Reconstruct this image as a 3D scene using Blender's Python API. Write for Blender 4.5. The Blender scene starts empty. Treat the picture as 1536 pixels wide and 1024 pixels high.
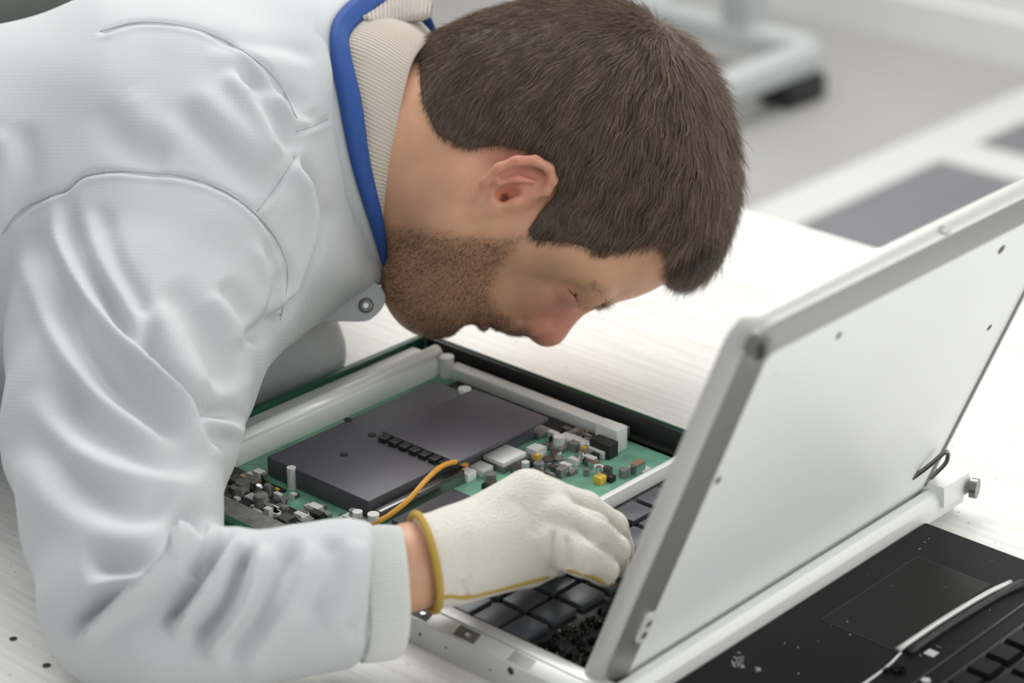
import bpy, bmesh, math, random
import numpy as np
from mathutils import Vector, Matrix
random.seed(7); rng = np.random.default_rng(7)
SC = bpy.context.scene; COL = SC.collection
PI = math.pi
# ------------------------------------------------------------------ camera
FPX = 3600.0; PITCH = math.radians(24); HT = 0.68; TZ = 0.75
CAM = np.array([0.0, -HT/math.tan(PITCH), TZ+HT])
cp, sp = math.cos(PITCH), math.sin(PITCH)
AF = np.array([0, cp, -sp]); AR = np.array([1.0, 0, 0]); AU = np.array([0, sp, cp])
cam = bpy.data.cameras.new('camera'); co = bpy.data.objects.new('camera', cam); COL.objects.link(co)
co.location = CAM; co.rotation_euler = (PI/2-PITCH, 0, 0)
cam.sensor_width = 36; cam.lens = FPX/1536*36; cam.clip_start = .05
cam.dof.use_dof = True; cam.dof.focus_distance = 1.42; cam.dof.aperture_fstop = 5.6
SC.camera = co
# ------------------------------------------------------------------ world, lamps, exposure
w = bpy.data.worlds.new('world'); SC.world = w; w.use_nodes = True
w.node_tree.nodes['Background'].inputs[0].default_value = (.97, .985, 1.0, 1)
w.node_tree.nodes['Background'].inputs[1].default_value = 0.5
def area(loc, tgt, sx, sy, power, col=(1, 1, 1)):
    l = bpy.data.lights.new('unseen_area_light', 'AREA'); l.shape = 'RECTANGLE'; l.size = sx; l.size_y = sy
    l.energy = power; l.color = col
    o = bpy.data.objects.new('unseen_area_light', l); COL.objects.link(o); o.location = loc
    o.rotation_euler = (Vector(tgt)-Vector(loc)).to_track_quat('-Z', 'Y').to_euler()
area((-.3, 1.3, 2.9), (0, 0, .8), 2.4, 1.4, 42, (1, .985, .96))
area((2.4, .1, 2.3), (0.1, -.1, .8), 1.6, 1.6, 16, (1, .99, .97))
area((1.9, -1.9, 1.5), (.1, -.2, .85), 1.8, 1.4, 15, (1, .99, .97))  # added unseen fill from the right front, brightens the tilted panel
area((.6, 3.2, 2.8), (.8, 2.8, 0), 3.0, 2.0, 50, (1, .98, .95))
vs = SC.view_settings; vs.view_transform = 'Standard'; vs.look = 'None'; vs.exposure = 0.3; vs.gamma = 1; vs.use_curve_mapping = False
# ------------------------------------------------------------------ coordinates
YAW = math.radians(48)
DU = np.array([math.cos(YAW), math.sin(YAW), 0]); DV = np.array([math.sin(YAW), -math.cos(YAW), 0])
def ray(x, y): return AF+AR*(x-768)/FPX+AU*(512-y)/FPX
def onz(x, y, z): d = ray(x, y); return CAM+d*(z-CAM[2])/d[2]
def uvz(x, y, z): P = onz(x, y, z); return float(P@DU), float(P@DV)
def W(x, y, d): return CAM+ray(x, y)*d
# ------------------------------------------------------------------ materials
def mat(name, col, rough=.5, metal=0., bump=None, var=None, coat=0., sss=0., spec=.5, attr=False, sheen=0.):
    m = bpy.data.materials.new(name); m.use_nodes = True; nt = m.node_tree; b = nt.nodes['Principled BSDF']
    b.inputs['Base Color'].default_value = (*col, 1); b.inputs['Roughness'].default_value = rough
    b.inputs['Metallic'].default_value = metal; b.inputs['Specular IOR Level'].default_value = spec
    if coat: b.inputs['Coat Weight'].default_value = coat; b.inputs['Coat Roughness'].default_value = .1
    if sheen: b.inputs['Sheen Weight'].default_value = sheen
    if sss:
        b.inputs['Subsurface Weight'].default_value = sss; b.inputs['Subsurface Scale'].default_value = .006
        b.inputs['Subsurface Radius'].default_value = (1, .35, .2)
    tc = nt.nodes.new('ShaderNodeTexCoord'); src = None
    if attr:
        a = nt.nodes.new('ShaderNodeAttribute'); a.attribute_name = 'Col'; src = a.outputs['Color']
        nt.links.new(src, b.inputs['Base Color'])
    if var:   # (scale, amount)
        n = nt.nodes.new('ShaderNodeTexNoise'); n.inputs['Scale'].default_value = var[0]; n.inputs['Detail'].default_value = 5
        nt.links.new(tc.outputs['Object'], n.inputs['Vector'])
        mr = nt.nodes.new('ShaderNodeMapRange'); mr.inputs['From Min'].default_value = .3; mr.inputs['From Max'].default_value = .7
        mr.inputs['To Min'].default_value = 1-var[1]; mr.inputs['To Max'].default_value = 1+var[1]*.5
        nt.links.new(n.outputs['Fac'], mr.inputs['Value'])
        mx = nt.nodes.new('ShaderNodeMix'); mx.data_type = 'RGBA'; mx.blend_type = 'MULTIPLY'; mx.inputs['Factor'].default_value = 1
        if src: nt.links.new(src, mx.inputs['A'])
        else: mx.inputs['A'].default_value = (*col, 1)
        nt.links.new(mr.outputs['Result'], mx.inputs['B']); nt.links.new(mx.outputs['Result'], b.inputs['Base Color'])
    if bump:  # (kind, scale, strength, distance)
        bp = nt.nodes.new('ShaderNodeBump'); bp.inputs['Strength'].default_value = bump[2]; bp.inputs['Distance'].default_value = bump[3]
        if bump[0] == 'noise':
            n = nt.nodes.new('ShaderNodeTexNoise'); n.inputs['Scale'].default_value = bump[1]; n.inputs['Detail'].default_value = 3
            nt.links.new(tc.outputs['Object'], n.inputs['Vector']); h = n.outputs['Fac']
        elif bump[0] == 'vor':
            n = nt.nodes.new('ShaderNodeTexVoronoi'); n.inputs['Scale'].default_value = bump[1]
            nt.links.new(tc.outputs['Object'], n.inputs['Vector']); h = n.outputs['Distance']
        elif bump[0] == 'weave':  # woven grid on the UV map
            sep = nt.nodes.new('ShaderNodeSeparateXYZ'); nt.links.new(tc.outputs['UV'], sep.inputs[0])
            outs = []
            for ax, s in ((0, bump[1]), (1, bump[1]*bump[4] if len(bump) > 4 else bump[1])):
                mm = nt.nodes.new('ShaderNodeMath'); mm.operation = 'MULTIPLY'; mm.inputs[1].default_value = s*2*PI
                nt.links.new(sep.outputs[ax], mm.inputs[0])
                sn = nt.nodes.new('ShaderNodeMath'); sn.operation = 'SINE'; nt.links.new(mm.outputs[0], sn.inputs[0]); outs.append(sn)
            ad = nt.nodes.new('ShaderNodeMath'); ad.operation = 'ADD' ; nt.links.new(outs[0].outputs[0], ad.inputs[0]); nt.links.new(outs[1].outputs[0], ad.inputs[1]); h = ad.outputs[0]
        nt.links.new(h, bp.inputs['Height']); nt.links.new(bp.outputs['Normal'], b.inputs['Normal'])
    return m
M = {}
M['silver'] = mat('silver_metal', (.62, .63, .61), .38, .35, var=(30, .05))
M['silver_lid'] = mat('silver_rim', (.58, .58, .55), .36, .35)
M['rimgrey'] = mat('grey_rim', (.36, .36, .345), .38, .45)
M['panel'] = mat('white_panel', (.88, .90, .89), .38, .0, var=(8, .03), bump=('noise', 900, .08, .0004))
M['bar'] = mat('pale_bar', (.74, .75, .72), .4, .1)
M['black'] = mat('black_plastic', (.008, .0075, .0095), .5, spec=.10, bump=('noise', 1500, .12, .0002), var=(40, .2))
M['pad'] = mat('touchpad_black', (.012, .012, .011), .42, spec=.13)
M['key'] = mat('key_black', (.006, .006, .006), .45, spec=.12, bump=('noise', 300, .25, .0006))
M['keyflat'] = mat('slate_key', (.075, .082, .095), .45)
M['plate'] = mat('charcoal_plate', (.088, .084, .098), .4)
M['pcb'] = mat('green_circuit_board', (.19, .45, .31), .45, var=(60, .35), bump=('noise', 500, .3, .0006))
M['dkgreen'] = mat('dark_green_edge', (.006, .085, .045), .4)
M['dark'] = mat('dark_cavity', (.015, .016, .016), .5)
M['comp'] = mat('grey_component', (.30, .30, .29), .4, .4, var=(200, .4))
M['white'] = mat('white_plastic', (.85, .86, .84), .35)
M['tube'] = mat('white_tube', (.88, .9, .86), .22, .1)
M['chrome'] = mat('chrome', (.7, .7, .7), .18, 1.)
M['steel'] = mat('dark_steel', (.22, .22, .21), .3, .9)
M['orange'] = mat('orange_cable', (.72, .33, .03), .35)
M['yellow'] = mat('yellow_component', (.85, .55, .06), .4)
M['jacket'] = mat('pale_grey_cloth', (.53, .553, .56), .8, bump=('weave', 430, .07, .0003), sheen=.15)
M['cuff'] = mat('ribbed_grey_knit', (.64, .65, .62), .85, bump=('noise', 1400, .5, .0005), sheen=.2)
M['knitfold'] = mat('beige_knit_fold', (.60, .54, .46), .9, bump=('weave', 420, .8, .0012, .1), sheen=.2)
M['knit'] = mat('beige_ribbed_knit', (.60, .54, .46), .9, bump=('noise', 1400, .6, .0008), sheen=.2)
M['blue'] = mat('blue_trim', (.018, .075, .30), .75, bump=('noise', 900, .3, .0006))
M['glove'] = mat('white_knit_glove', (.78, .75, .665), .9, bump=('vor', 900, .8, .0009), sheen=.2)
M['gold'] = mat('mustard_edging', (.50, .33, .06), .85, bump=('noise', 900, .8, .0012))
M['thread'] = mat('grey_seam', (.44, .46, .47), .8)
M['skin'] = mat('skin', (.6, .38, .28), .48, attr=True, sss=.18, var=(55, .10), bump=('noise', 700, .25, .0006), spec=.45)
M['hair'] = mat('brown_hair', (.05, .03, .02), .38, attr=True, spec=.6)
M['hairbase'] = mat('brown_hair_base', (.075, .052, .038), .6, bump=('noise', 500, .5, .001))
M['stubble'] = mat('stubble', (.10, .055, .03), .5)
M['eye'] = mat('eyeball', (.55, .5, .48), .1)
M['trouser'] = mat('dark_trousers', (.05, .06, .08), .8)
M['thong'] = mat('shoe_black', (.02, .02, .02), .5)
M['wall'] = mat('white_wall', (.80, .80, .78), .7, var=(2, .03))
M['bandw'] = mat('white_floor_band', (.68, .68, .66), .5)
M['mat'] = mat('grey_floor_tile', (.20, .20, .215), .6, var=(6, .08))
M['rack'] = mat('grey_rack_metal', (.36, .37, .37), .5)
M['rackw'] = mat('pale_post', (.55, .58, .58), .5)
M['hole'] = mat('hole_brown', (.03, .015, .008), .7)
# table and floor with own node graphs
def table_mat():
    m = mat('white_laminate', (.80, .80, .775), .42); nt = m.node_tree; b = nt.nodes['Principled BSDF']
    tc = nt.nodes.new('ShaderNodeTexCoord'); m0 = nt.nodes.new('ShaderNodeMapping'); m0.inputs['Rotation'].default_value = (0, 0, math.radians(42))
    mp = nt.nodes.new('ShaderNodeMapping'); mp.inputs['Scale'].default_value = (4, 110, 1); nt.links.new(tc.outputs['Object'], m0.inputs[0]); nt.links.new(m0.outputs[0], mp.inputs[0])
    n = nt.nodes.new('ShaderNodeTexNoise'); n.inputs['Scale'].default_value = 3; n.inputs['Detail'].default_value = 6; nt.links.new(mp.outputs[0], n.inputs['Vector'])
    r = nt.nodes.new('ShaderNodeValToRGB'); r.color_ramp.elements[0].position = .35; r.color_ramp.elements[0].color = (.68, .67, .63, 1)
    r.color_ramp.elements[1].position = .6; r.color_ramp.elements[1].color = (.78, .78, .755, 1)
    nt.links.new(n.outputs['Fac'], r.inputs[0])
    n2 = nt.nodes.new('ShaderNodeTexNoise'); n2.inputs['Scale'].default_value = 260; n2.inputs['Detail'].default_value = 2; nt.links.new(tc.outputs['Object'], n2.inputs['Vector'])
    r2 = nt.nodes.new('ShaderNodeValToRGB'); r2.color_ramp.elements[0].position = .26; r2.color_ramp.elements[0].color = (.45, .43, .4, 1)
    r2.color_ramp.elements[1].position = .31; r2.color_ramp.elements[1].color = (1, 1, 1, 1)
    nt.links.new(n2.outputs['Fac'], r2.inputs[0])
    mx = nt.nodes.new('ShaderNodeMix'); mx.data_type = 'RGBA'; mx.blend_type = 'MULTIPLY'; mx.inputs['Factor'].default_value = 1
    nt.links.new(r.outputs[0], mx.inputs['A']); nt.links.new(r2.outputs[0], mx.inputs['B']); nt.links.new(mx.outputs['Result'], b.inputs['Base Color'])
    return m
M['table'] = table_mat()
M['floor'] = mat('grey_floor', (.42, .415, .40), .45, var=(3, .06))
# ------------------------------------------------------------------ object helpers
def tag(o, label=None, cat=None, group=None, kind=None):
    if label: o['label'] = label
    if cat: o['category'] = cat
    if group: o['group'] = group
    if kind: o['kind'] = kind
    return o
def empty(name, loc, rz=0.):
    o = bpy.data.objects.new(name, None); COL.objects.link(o); o.location = loc; o.rotation_euler = (0, 0, rz); o.empty_display_size = .05
    return o
WM = {}
def link(name, me, m, parent=None, smooth=False):
    """mesh given in WORLD coordinates; stored relative to its parent's frame"""
    o = bpy.data.objects.new(name, me); COL.objects.link(o)
    me.materials.append(m)
    if smooth: me.polygons.foreach_set('use_smooth', [True]*len(me.polygons))
    if parent is not None:
        o.parent = parent
        bpy.context.view_layer.update()
        me.transform(parent.matrix_world.inverted())
    me.update()
    return o
def mesh_np(name, V, F):
    me = bpy.data.meshes.new(name); V = np.asarray(V, np.float32); F = np.asarray(F, np.int32)
    me.vertices.add(len(V)); me.vertices.foreach_set('co', V.ravel())
    n = F.shape[1]; me.loops.add(F.size); me.loops.foreach_set('vertex_index', F.ravel())
    me.polygons.add(len(F)); me.polygons.foreach_set('loop_start', np.arange(0, F.size, n, dtype=np.int32))
    me.update(calc_edges=True); me.validate()
    return me
def LUV(u, v, z): return DU*u+DV*v+np.array([0, 0, z])
def bm_obj(name, bm, m, parent=None, smooth=False, bevel=0., seg=2):
    bmesh.ops.recalc_face_normals(bm, faces=bm.faces)
    if bevel: bmesh.ops.bevel(bm, geom=list(bm.edges), offset=bevel, segments=seg, profile=.5, affect='EDGES', clamp_overlap=True)
    me = bpy.data.meshes.new(name); bm.to_mesh(me); bm.free()
    o = link(name, me, m, parent, False)
    if smooth or bevel:
        me.shade_flat() if False else None
        me.polygons.foreach_set('use_smooth', [True]*len(me.polygons))
        try: me.set_sharp_from_angle(angle=math.radians(38))
        except Exception: pass
    return o
def addbox(bm, u0, u1, v0, v1, z0, z1, top=None):
    """box in the bench frame; top=(du,dv) insets the upper face"""
    du, dv = top or (0, 0)
    c = [(u0, v0, z0), (u1, v0, z0), (u1, v1, z0), (u0, v1, z0), (u0+du, v0+dv, z1), (u1-du, v0+dv, z1), (u1-du, v1-dv, z1), (u0+du, v1-dv, z1)]
    vv = [bm.verts.new(LUV(*p)) for p in c]
    for f in ((0, 1, 2, 3), (4, 5, 6, 7), (0, 1, 5, 4), (1, 2, 6, 5), (2, 3, 7, 6), (3, 0, 4, 7)): bm.faces.new([vv[i] for i in f])
def box(name, u0, u1, v0, v1, z0, z1, m, parent=None, bevel=0., top=None):
    bm = bmesh.new(); addbox(bm, u0, u1, v0, v1, z0, z1, top); return bm_obj(name, bm, m, parent, bevel=bevel)
def addprism(bm, base, d):
    """extrude a closed outline of world points by the vector d"""
    a = [bm.verts.new(p) for p in base]; b = [bm.verts.new(np.asarray(p)+d) for p in base]
    bm.faces.new(a); bm.faces.new(b[::-1])
    for i in range(len(a)): j = (i+1) % len(a); bm.faces.new((a[i], a[j], b[j], b[i]))
def addcyl(bm, p, axis, r, h, n=20, r2=None):
    ax = Vector(axis).normalized(); q = ax.to_track_quat('Z', 'Y').to_matrix(); r2 = r if r2 is None else r2
    a = []; b = []
    for i in range(n):
        t = 2*PI*i/n; e = q@Vector((math.cos(t), math.sin(t), 0))
        a.append(bm.verts.new(Vector(p)+e*r)); b.append(bm.verts.new(Vector(p)+e*r2+ax*h))
    bm.faces.new(a[::-1]); bm.faces.new(b)
    for i in range(n): j = (i+1) % n; bm.faces.new((a[i], a[j], b[j], b[i]))
def cyl(name, p, axis, r, h, m, parent=None, n=20, r2=None, bevel=0):
    bm = bmesh.new(); addcyl(bm, p, axis, r, h, n, r2); return bm_obj(name, bm, m, parent, smooth=True, bevel=bevel)
def catmull(P, n=8, closed=False):
    P = [np.asarray(p, float) for p in P]; out = []
    N = len(P); rngk = range(N if closed else N-1)
    for i in rngk:
        if closed: a, b, c, d = P[(i-1) % N], P[i], P[(i+1) % N], P[(i+2) % N]
        else: a = P[i-1] if i > 0 else 2*P[0]-P[1]; b = P[i]; c = P[i+1]; d = P[i+2] if i+2 < N else 2*P[-1]-P[-2]
        for k in range(n):
            t = k/n; out.append(.5*((2*b)+(-a+c)*t+(2*a-5*b+4*c-d)*t*t+(-a+3*b-3*c+d)*t**3))
    if not closed: out.append(P[-1])
    return np.array(out)
def tube_np(P, R, n=8, closed=False):
    P = np.asarray(P, float); N = len(P); R = np.broadcast_to(np.asarray(R, float), (N,))
    T = np.gradient(P, axis=0) if not closed else np.roll(P, -1, 0)-np.roll(P, 1, 0)
    T /= np.linalg.norm(T, axis=1)[:, None]+1e-12
    up = np.array([0, 0, 1.]) if abs(T[0][2]) < .9 else np.array([1., 0, 0])
    V = []
    nrm = np.cross(T[0], up); nrm /= np.linalg.norm(nrm)
    for i in range(N):
        nrm = nrm-T[i]*(nrm@T[i]); nrm /= np.linalg.norm(nrm); bn = np.cross(T[i], nrm)
        for k in range(n):
            a = 2*PI*k/n; V.append(P[i]+(nrm*math.cos(a)+bn*math.sin(a))*R[i])
    F = []
    for i in range(N if closed else N-1):
        j = (i+1) % N
        for k in range(n):
            l = (k+1) % n; F.append((i*n+k, i*n+l, j*n+l, j*n+k))
    return np.array(V), np.array(F)
def tube(name, P, R, m, parent=None, n=8, closed=False):
    V, F = tube_np(P, R, n, closed); me = mesh_np(name, V, F)
    if not closed:
        bm = bmesh.new(); bm.from_mesh(me); bm.verts.ensure_lookup_table(); N = len(V)//n
        bm.faces.new([bm.verts[k] for k in range(n)][::-1]); bm.faces.new([bm.verts[(N-1)*n+k] for k in range(n)]); bm.to_mesh(me); bm.free()
    return link(name, me, m, parent, True)
def set_col(me, C):
    a = me.color_attributes.new('Col', 'FLOAT_COLOR', 'POINT'); C4 = np.ones((len(me.vertices), 4), np.float32); C4[:, :3] = C; a.data.foreach_set('color', C4.ravel())
# ------------------------------------------------------------------ implicit surfaces
class Sdf:
    """distance field on a grid in the frame (a right, b up, c towards viewer side) about CAM; converted to world at the end"""
    def __init__(s, lo, hi, res, d0):
        s.lo = np.array(lo, float); s.res = res; s.n = np.ceil((np.array(hi)-s.lo)/res).astype(int)+1; s.d0 = d0
        s.F = np.full(s.n, 1., np.float32)
        s.ax = [s.lo[i]+res*np.arange(s.n[i]) for i in range(3)]
    def L(s, x, y, c): d = s.d0-c; return np.array([(x-768)/FPX*d, (512-y)/FPX*d, c])
    def blk(s, lo, hi):
        sl = []
        for i in range(3):
            a = max(0, int((lo[i]-s.lo[i])/s.res)); b = min(s.n[i], int((hi[i]-s.lo[i])/s.res)+2)
            if b <= a: return None, None
            sl.append(slice(a, b))
        sl = tuple(sl); g = np.meshgrid(*[s.ax[i][sl[i]].astype(np.float32) for i in range(3)], indexing='ij', sparse=True)
        return sl, g
    def comb(s, sl, d, k, mode):
        A = s.F[sl]
        if mode == 'add':
            h = np.maximum(k-np.abs(A-d), 0)/k if k > 0 else 0; s.F[sl] = np.minimum(A, d)-h*h*k*.25
        elif mode == 'sub':
            d = -d; h = np.maximum(k-np.abs(A-d), 0)/k if k > 0 else 0; s.F[sl] = np.maximum(A, d)+h*h*k*.25
    def ell(s, c, r, k=.01, rot=0., mode='add', rotm=None):
        """ellipsoid; rot turns it in the a-b plane (degrees, anticlockwise)"""
        c = np.array(c, float); r = np.array(r, float); m = max(r)+k+3*s.res; sl, g = s.blk(c-m, c+m)
        if sl is None: return
        x, y, z = g[0]-c[0], g[1]-c[1], g[2]-c[2]
        if rot: t = math.radians(rot); x, y = x*math.cos(t)+y*math.sin(t), -x*math.sin(t)+y*math.cos(t)
        k0 = np.sqrt((x/r[0])**2+(y/r[1])**2+(z/r[2])**2); k1 = np.sqrt((x/r[0]**2)**2+(y/r[1]**2)**2+(z/r[2]**2)**2)+1e-9
        s.comb(sl, k0*(k0-1)/k1, k, mode)
    def cap(s, p, q, r0, r1, k=.01, mode='add', sc=1.):
        p = np.array(p, float); q = np.array(q, float); m = max(r0, r1)*max(1, sc)+k+3*s.res
        sl, g = s.blk(np.minimum(p, q)-m, np.maximum(p, q)+m)
        if sl is None: return
        S = np.array([1, 1, 1/sc]); p = p*S; q = q*S; x, y, z = g[0]-p[0], g[1]-p[1], g[2]/sc-p[2]; e = q-p
        t = np.clip((x*e[0]+y*e[1]+z*e[2])/(e@e+1e-12), 0, 1)
        d = np.sqrt((x-e[0]*t)**2+(y-e[1]*t)**2+(z-e[2]*t)**2)-(r0+(r1-r0)*t)
        s.comb(sl, d, k, mode)
    def chain(s, pts, k=.01, mode='add', sc=1., kin=None):
        """pts: (x_px, y_px, c, r_px)"""
        u = s.d0/FPX
        for a, b in zip(pts[:-1], pts[1:]):
            s.cap(s.L(*a[:3]), s.L(*b[:3]), a[3]*(s.d0-a[2])/FPX, b[3]*(s.d0-b[2])/FPX, k, mode, sc)
    def plane(s, p, n, k=.002):
        """keep the side the normal points away from"""
        n = np.array(n, float); n /= np.linalg.norm(n); sl, g = s.blk(s.lo-1, s.lo+s.n*s.res+1)
        d = (g[0]-p[0])*n[0]+(g[1]-p[1])*n[1]+(g[2]-p[2])*n[2]; s.comb(sl, -d, k, 'sub')
    def mesh(s, smooth=2):
        F = s.F; neg = F < 0
        c = np.zeros(tuple(np.array(F.shape)-1), np.int8)
        for i in (0, 1):
            for j in (0, 1):
                for k in (0, 1): c += neg[i:F.shape[0]-1+i, j:F.shape[1]-1+j, k:F.shape[2]-1+k]
        act = (c > 0) & (c < 8); I = np.argwhere(act); idx = np.full(c.shape, -1, np.int32); idx[act] = np.arange(len(I))
        cor = [(i, j, k) for i in (0, 1) for j in (0, 1) for k in (0, 1)]
        val = {q: F[I[:, 0]+q[0], I[:, 1]+q[1], I[:, 2]+q[2]] for q in cor}
        acc = np.zeros((len(I), 3)); cnt = np.zeros(len(I))
        for a in cor:
            for ax in range(3):
                if a[ax]: continue
                b = list(a); b[ax] = 1; b = tuple(b); fa, fb = val[a], val[b]; m = (fa < 0) != (fb < 0)
                t = np.where(m, fa/(fa-fb+1e-20), 0); p = np.tile(np.array(a, float), (len(I), 1)); p[:, ax] = t
                acc[m] += p[m]; cnt[m] += 1
        V = (I+acc/cnt[:, None])*s.res+s.lo; Q = []
        for ax in range(3):
            s0 = [slice(1, -1)]*3; s1 = [slice(1, -1)]*3; s0[ax] = slice(0, -1); s1[ax] = slice(1, None)
            a, b = neg[tuple(s0)], neg[tuple(s1)]
            o = np.array([1, 1, 1]); o[ax] = 0; e1 = np.zeros(3, int); e2 = np.zeros(3, int); e1[(ax+1) % 3] = 1; e2[(ax+2) % 3] = 1
            for m, flip in ((a & ~b, False), (~a & b, True)):
                P = np.argwhere(m)+o
                q = [idx[tuple((P-d).T)] for d in (e1+e2, e2, 0*e1, e1)]
                q = np.stack(q, 1)
                Q.append(q[:, ::-1] if flip else q)
        Q = np.concatenate(Q); Q = Q[(Q >= 0).all(1)]
        V = s.relax(V, Q, smooth)
        return V, Q
    @staticmethod
    def relax(V, Q, it):
        E = np.concatenate([Q[:, [0, 1]], Q[:, [1, 2]], Q[:, [2, 3]], Q[:, [3, 0]]])
        for n in range(it):
            acc = np.zeros_like(V); c = np.bincount(E.ravel(), minlength=len(V))
            for ax in range(3):
                acc[:, ax] = np.bincount(E[:, 0], V[E[:, 1], ax], len(V))+np.bincount(E[:, 1], V[E[:, 0], ax], len(V))
            V = V*.45+.55*acc/np.maximum(c, 1)[:, None]
        return V
    def world(s, V):
        return CAM+V[:, :1]*AR+V[:, 1:2]*AU+(s.d0-V[:, 2:3])*AF
def normals(V, Q):
    n = np.cross(V[Q[:, 2]]-V[Q[:, 0]], V[Q[:, 3]]-V[Q[:, 1]]); N = np.zeros_like(V)
    for k in range(4):
        for ax in range(3): N[:, ax] += np.bincount(Q[:, k], n[:, ax], len(V))
    return N/(np.linalg.norm(N, axis=1)[:, None]+1e-12)
def topx(P):
    v = P-CAM; d = v@AF; return np.stack([768+FPX*(v@AR)/d, 512-FPX*(v@AU)/d], 1), d
def seg_dist(p, A, B):
    e = B-A; t = np.clip(((p-A)@e)/(e@e), 0, 1); q = p-(A+t[:, None]*e); side = (e[0]*(p[:, 1]-A[1])-e[1]*(p[:, 0]-A[0]))
    return np.linalg.norm(q, axis=1), t, np.sign(side)
def polydist(p, line, n=6):
    L = catmull([np.array(a, float) for a in line], n)
    ln = np.r_[0, np.cumsum(np.linalg.norm(np.diff(L, axis=0), axis=1))]; best = np.full(len(p), 1e9); S = np.zeros(len(p)); T = np.zeros(len(p))
    for i in range(len(L)-1):
        d, t, sd = seg_dist(p, L[i], L[i+1]); m = d < best
        best[m] = d[m]; S[m] = sd[m]; T[m] = (ln[i]+t[m]*(ln[i+1]-ln[i]))/ln[-1]
    return best, S, T
def box_uv(me, s=1.):
    """simple two-axis UV: length along the dominant planes, in metres"""
    n = len(me.loops); co = np.empty(len(me.vertices)*3); me.vertices.foreach_get('co', co); co = co.reshape(-1, 3)
    vi = np.empty(n, int); me.loops.foreach_get('vertex_index', vi); l = me.uv_layers.new(name='UV')
    uv = np.stack([co[vi]@AR, co[vi]@AU], 1)*s; l.data.foreach_set('uv', uv.ravel())
# ================================================================== SETTING
def struct(o): o['kind'] = 'structure'; return o
def ring_rect(u0, u1, v0, v1): return [LUV(u0, v0, 0), LUV(u1, v0, 0), LUV(u1, v1, 0), LUV(u0, v1, 0)]
struct(box('floor', -3.2, 2.93, -3.6, 3.2, -.06, 0, M['floor']))
struct(box('wall_back', 2.93, 3.05, -3.6, 3.2, 0, 2.9, M['wall']))
struct(box('wall_left', -3.2, 2.93, -3.72, -3.6, 0, 2.9, M['wall']))
struct(box('baseboard_back', 2.905, 2.93, -3.6, 3.2, 0, .09, M['wall']))
# floor bands and grey tiles
b1 = box('trim_1', -1.5, 2.9, -1.19, -1.085, 0, .004, M['bandw']); struct(b1)
b2 = box('trim_2', 2.33, 2.45, -1.085, 1.5, 0, .0035, M['bandw']); struct(b2)
t = box('floor_mat', 1.2, 2.33, -1.085, 0.6, 0, .005, M['mat'])
tag(t, 'large dark grey floor mat behind the bench, nearer of the two', 'floor mat')
t = box('floor_mat', 2.45, 2.88, -1.085, 0.6, 0, .005, M['mat'])
tag(t, 'narrow dark grey floor mat beyond the white strip, beside the wall', 'floor mat')
# ---- workbench
tb = empty('workbench', LUV(-.2, .3, 0)); tag(tb, 'white laminate workbench the laptops lie on', 'table')
box('tabletop', -.80, .318, -.22, 1.05, .722, TZ, M['table'], tb, bevel=.002)
for (uu, vv) in ((-.76, -.18), (.27, -.18), (-.76, 1.0), (.27, 1.0)):
    box('leg', uu-.025, uu+.025, vv-.025, vv+.025, 0, .722, M['rack'], tb, bevel=.003)
for (x, y, r) in ((20, 958, .0022), (70, 998, .0024)):
    u_, v_ = uvz(x, y, TZ); cyl('screw_hole', LUV(u_, v_, TZ-.001), (0, 0, 1), r, .0013, M['hole'], tb, 16)
# ================================================================== OPENED GREEN CHASSIS (left)
ch = empty('laptop_chassis', LUV(-.2, .1, TZ)); tag(ch, 'opened laptop base showing a green circuit board and black battery plate, under the man\'s face', 'laptop')
def BX(name, x0, x1, v0, v1, z0, z1, m, par=ch, bevel=0.0004, top=None): return box(name, x0, x1, v0, v1, TZ+z0, TZ+z1, m, par, bevel, top)
bm = bmesh.new()
A0, A1, B0, B1 = -.334, -.064, -.022, .216
addbox(bm, A0, A1, B0, B1, TZ+.0005, TZ+.004)
addbox(bm, A0, A0+.006, B0, B1, TZ+.004, TZ+.020); addbox(bm, A0+.006, A1-.0045, B0, B0+.0045, TZ+.004, TZ+.022)
addbox(bm, A1-.0025, A1, B0, B1, TZ+.004, TZ+.022)
bm_obj('bottom_case', bm, M['dkgreen'], ch, bevel=.0006)
BX('outer_lip', A1-.0055, A1-.0028, B0+.006, B1-.004, .004, .0215, M['dark'])
BX('grey_edge_strip', A0+.006, A0+.022, B0+.02, B1-.004, .004, .019, M['comp'])
BX('motherboard', A0+.023, A1-.0145, B0+.005, B1-.003, .004, .008, M['pcb'], bevel=.0002)
# long pale roller and the panel beneath it, along the left edge
BX('side_panel', -.30, -.082, .010, .0135, .008, .021, M['white'])
BX('side_shelf', -.33, -.082, -.0165, .004, .010, .0185, M['bar'])
tube('pale_roller', [LUV(-.30, .0065, TZ+.0215), LUV(-.082, .0065, TZ+.0215)], [.0052, .0052], M['tube'], ch, 16)
cyl('standoff', LUV(-.084, .017, TZ+.008), (0, 0, 1), .005, .014, M['bar'], ch)
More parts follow.
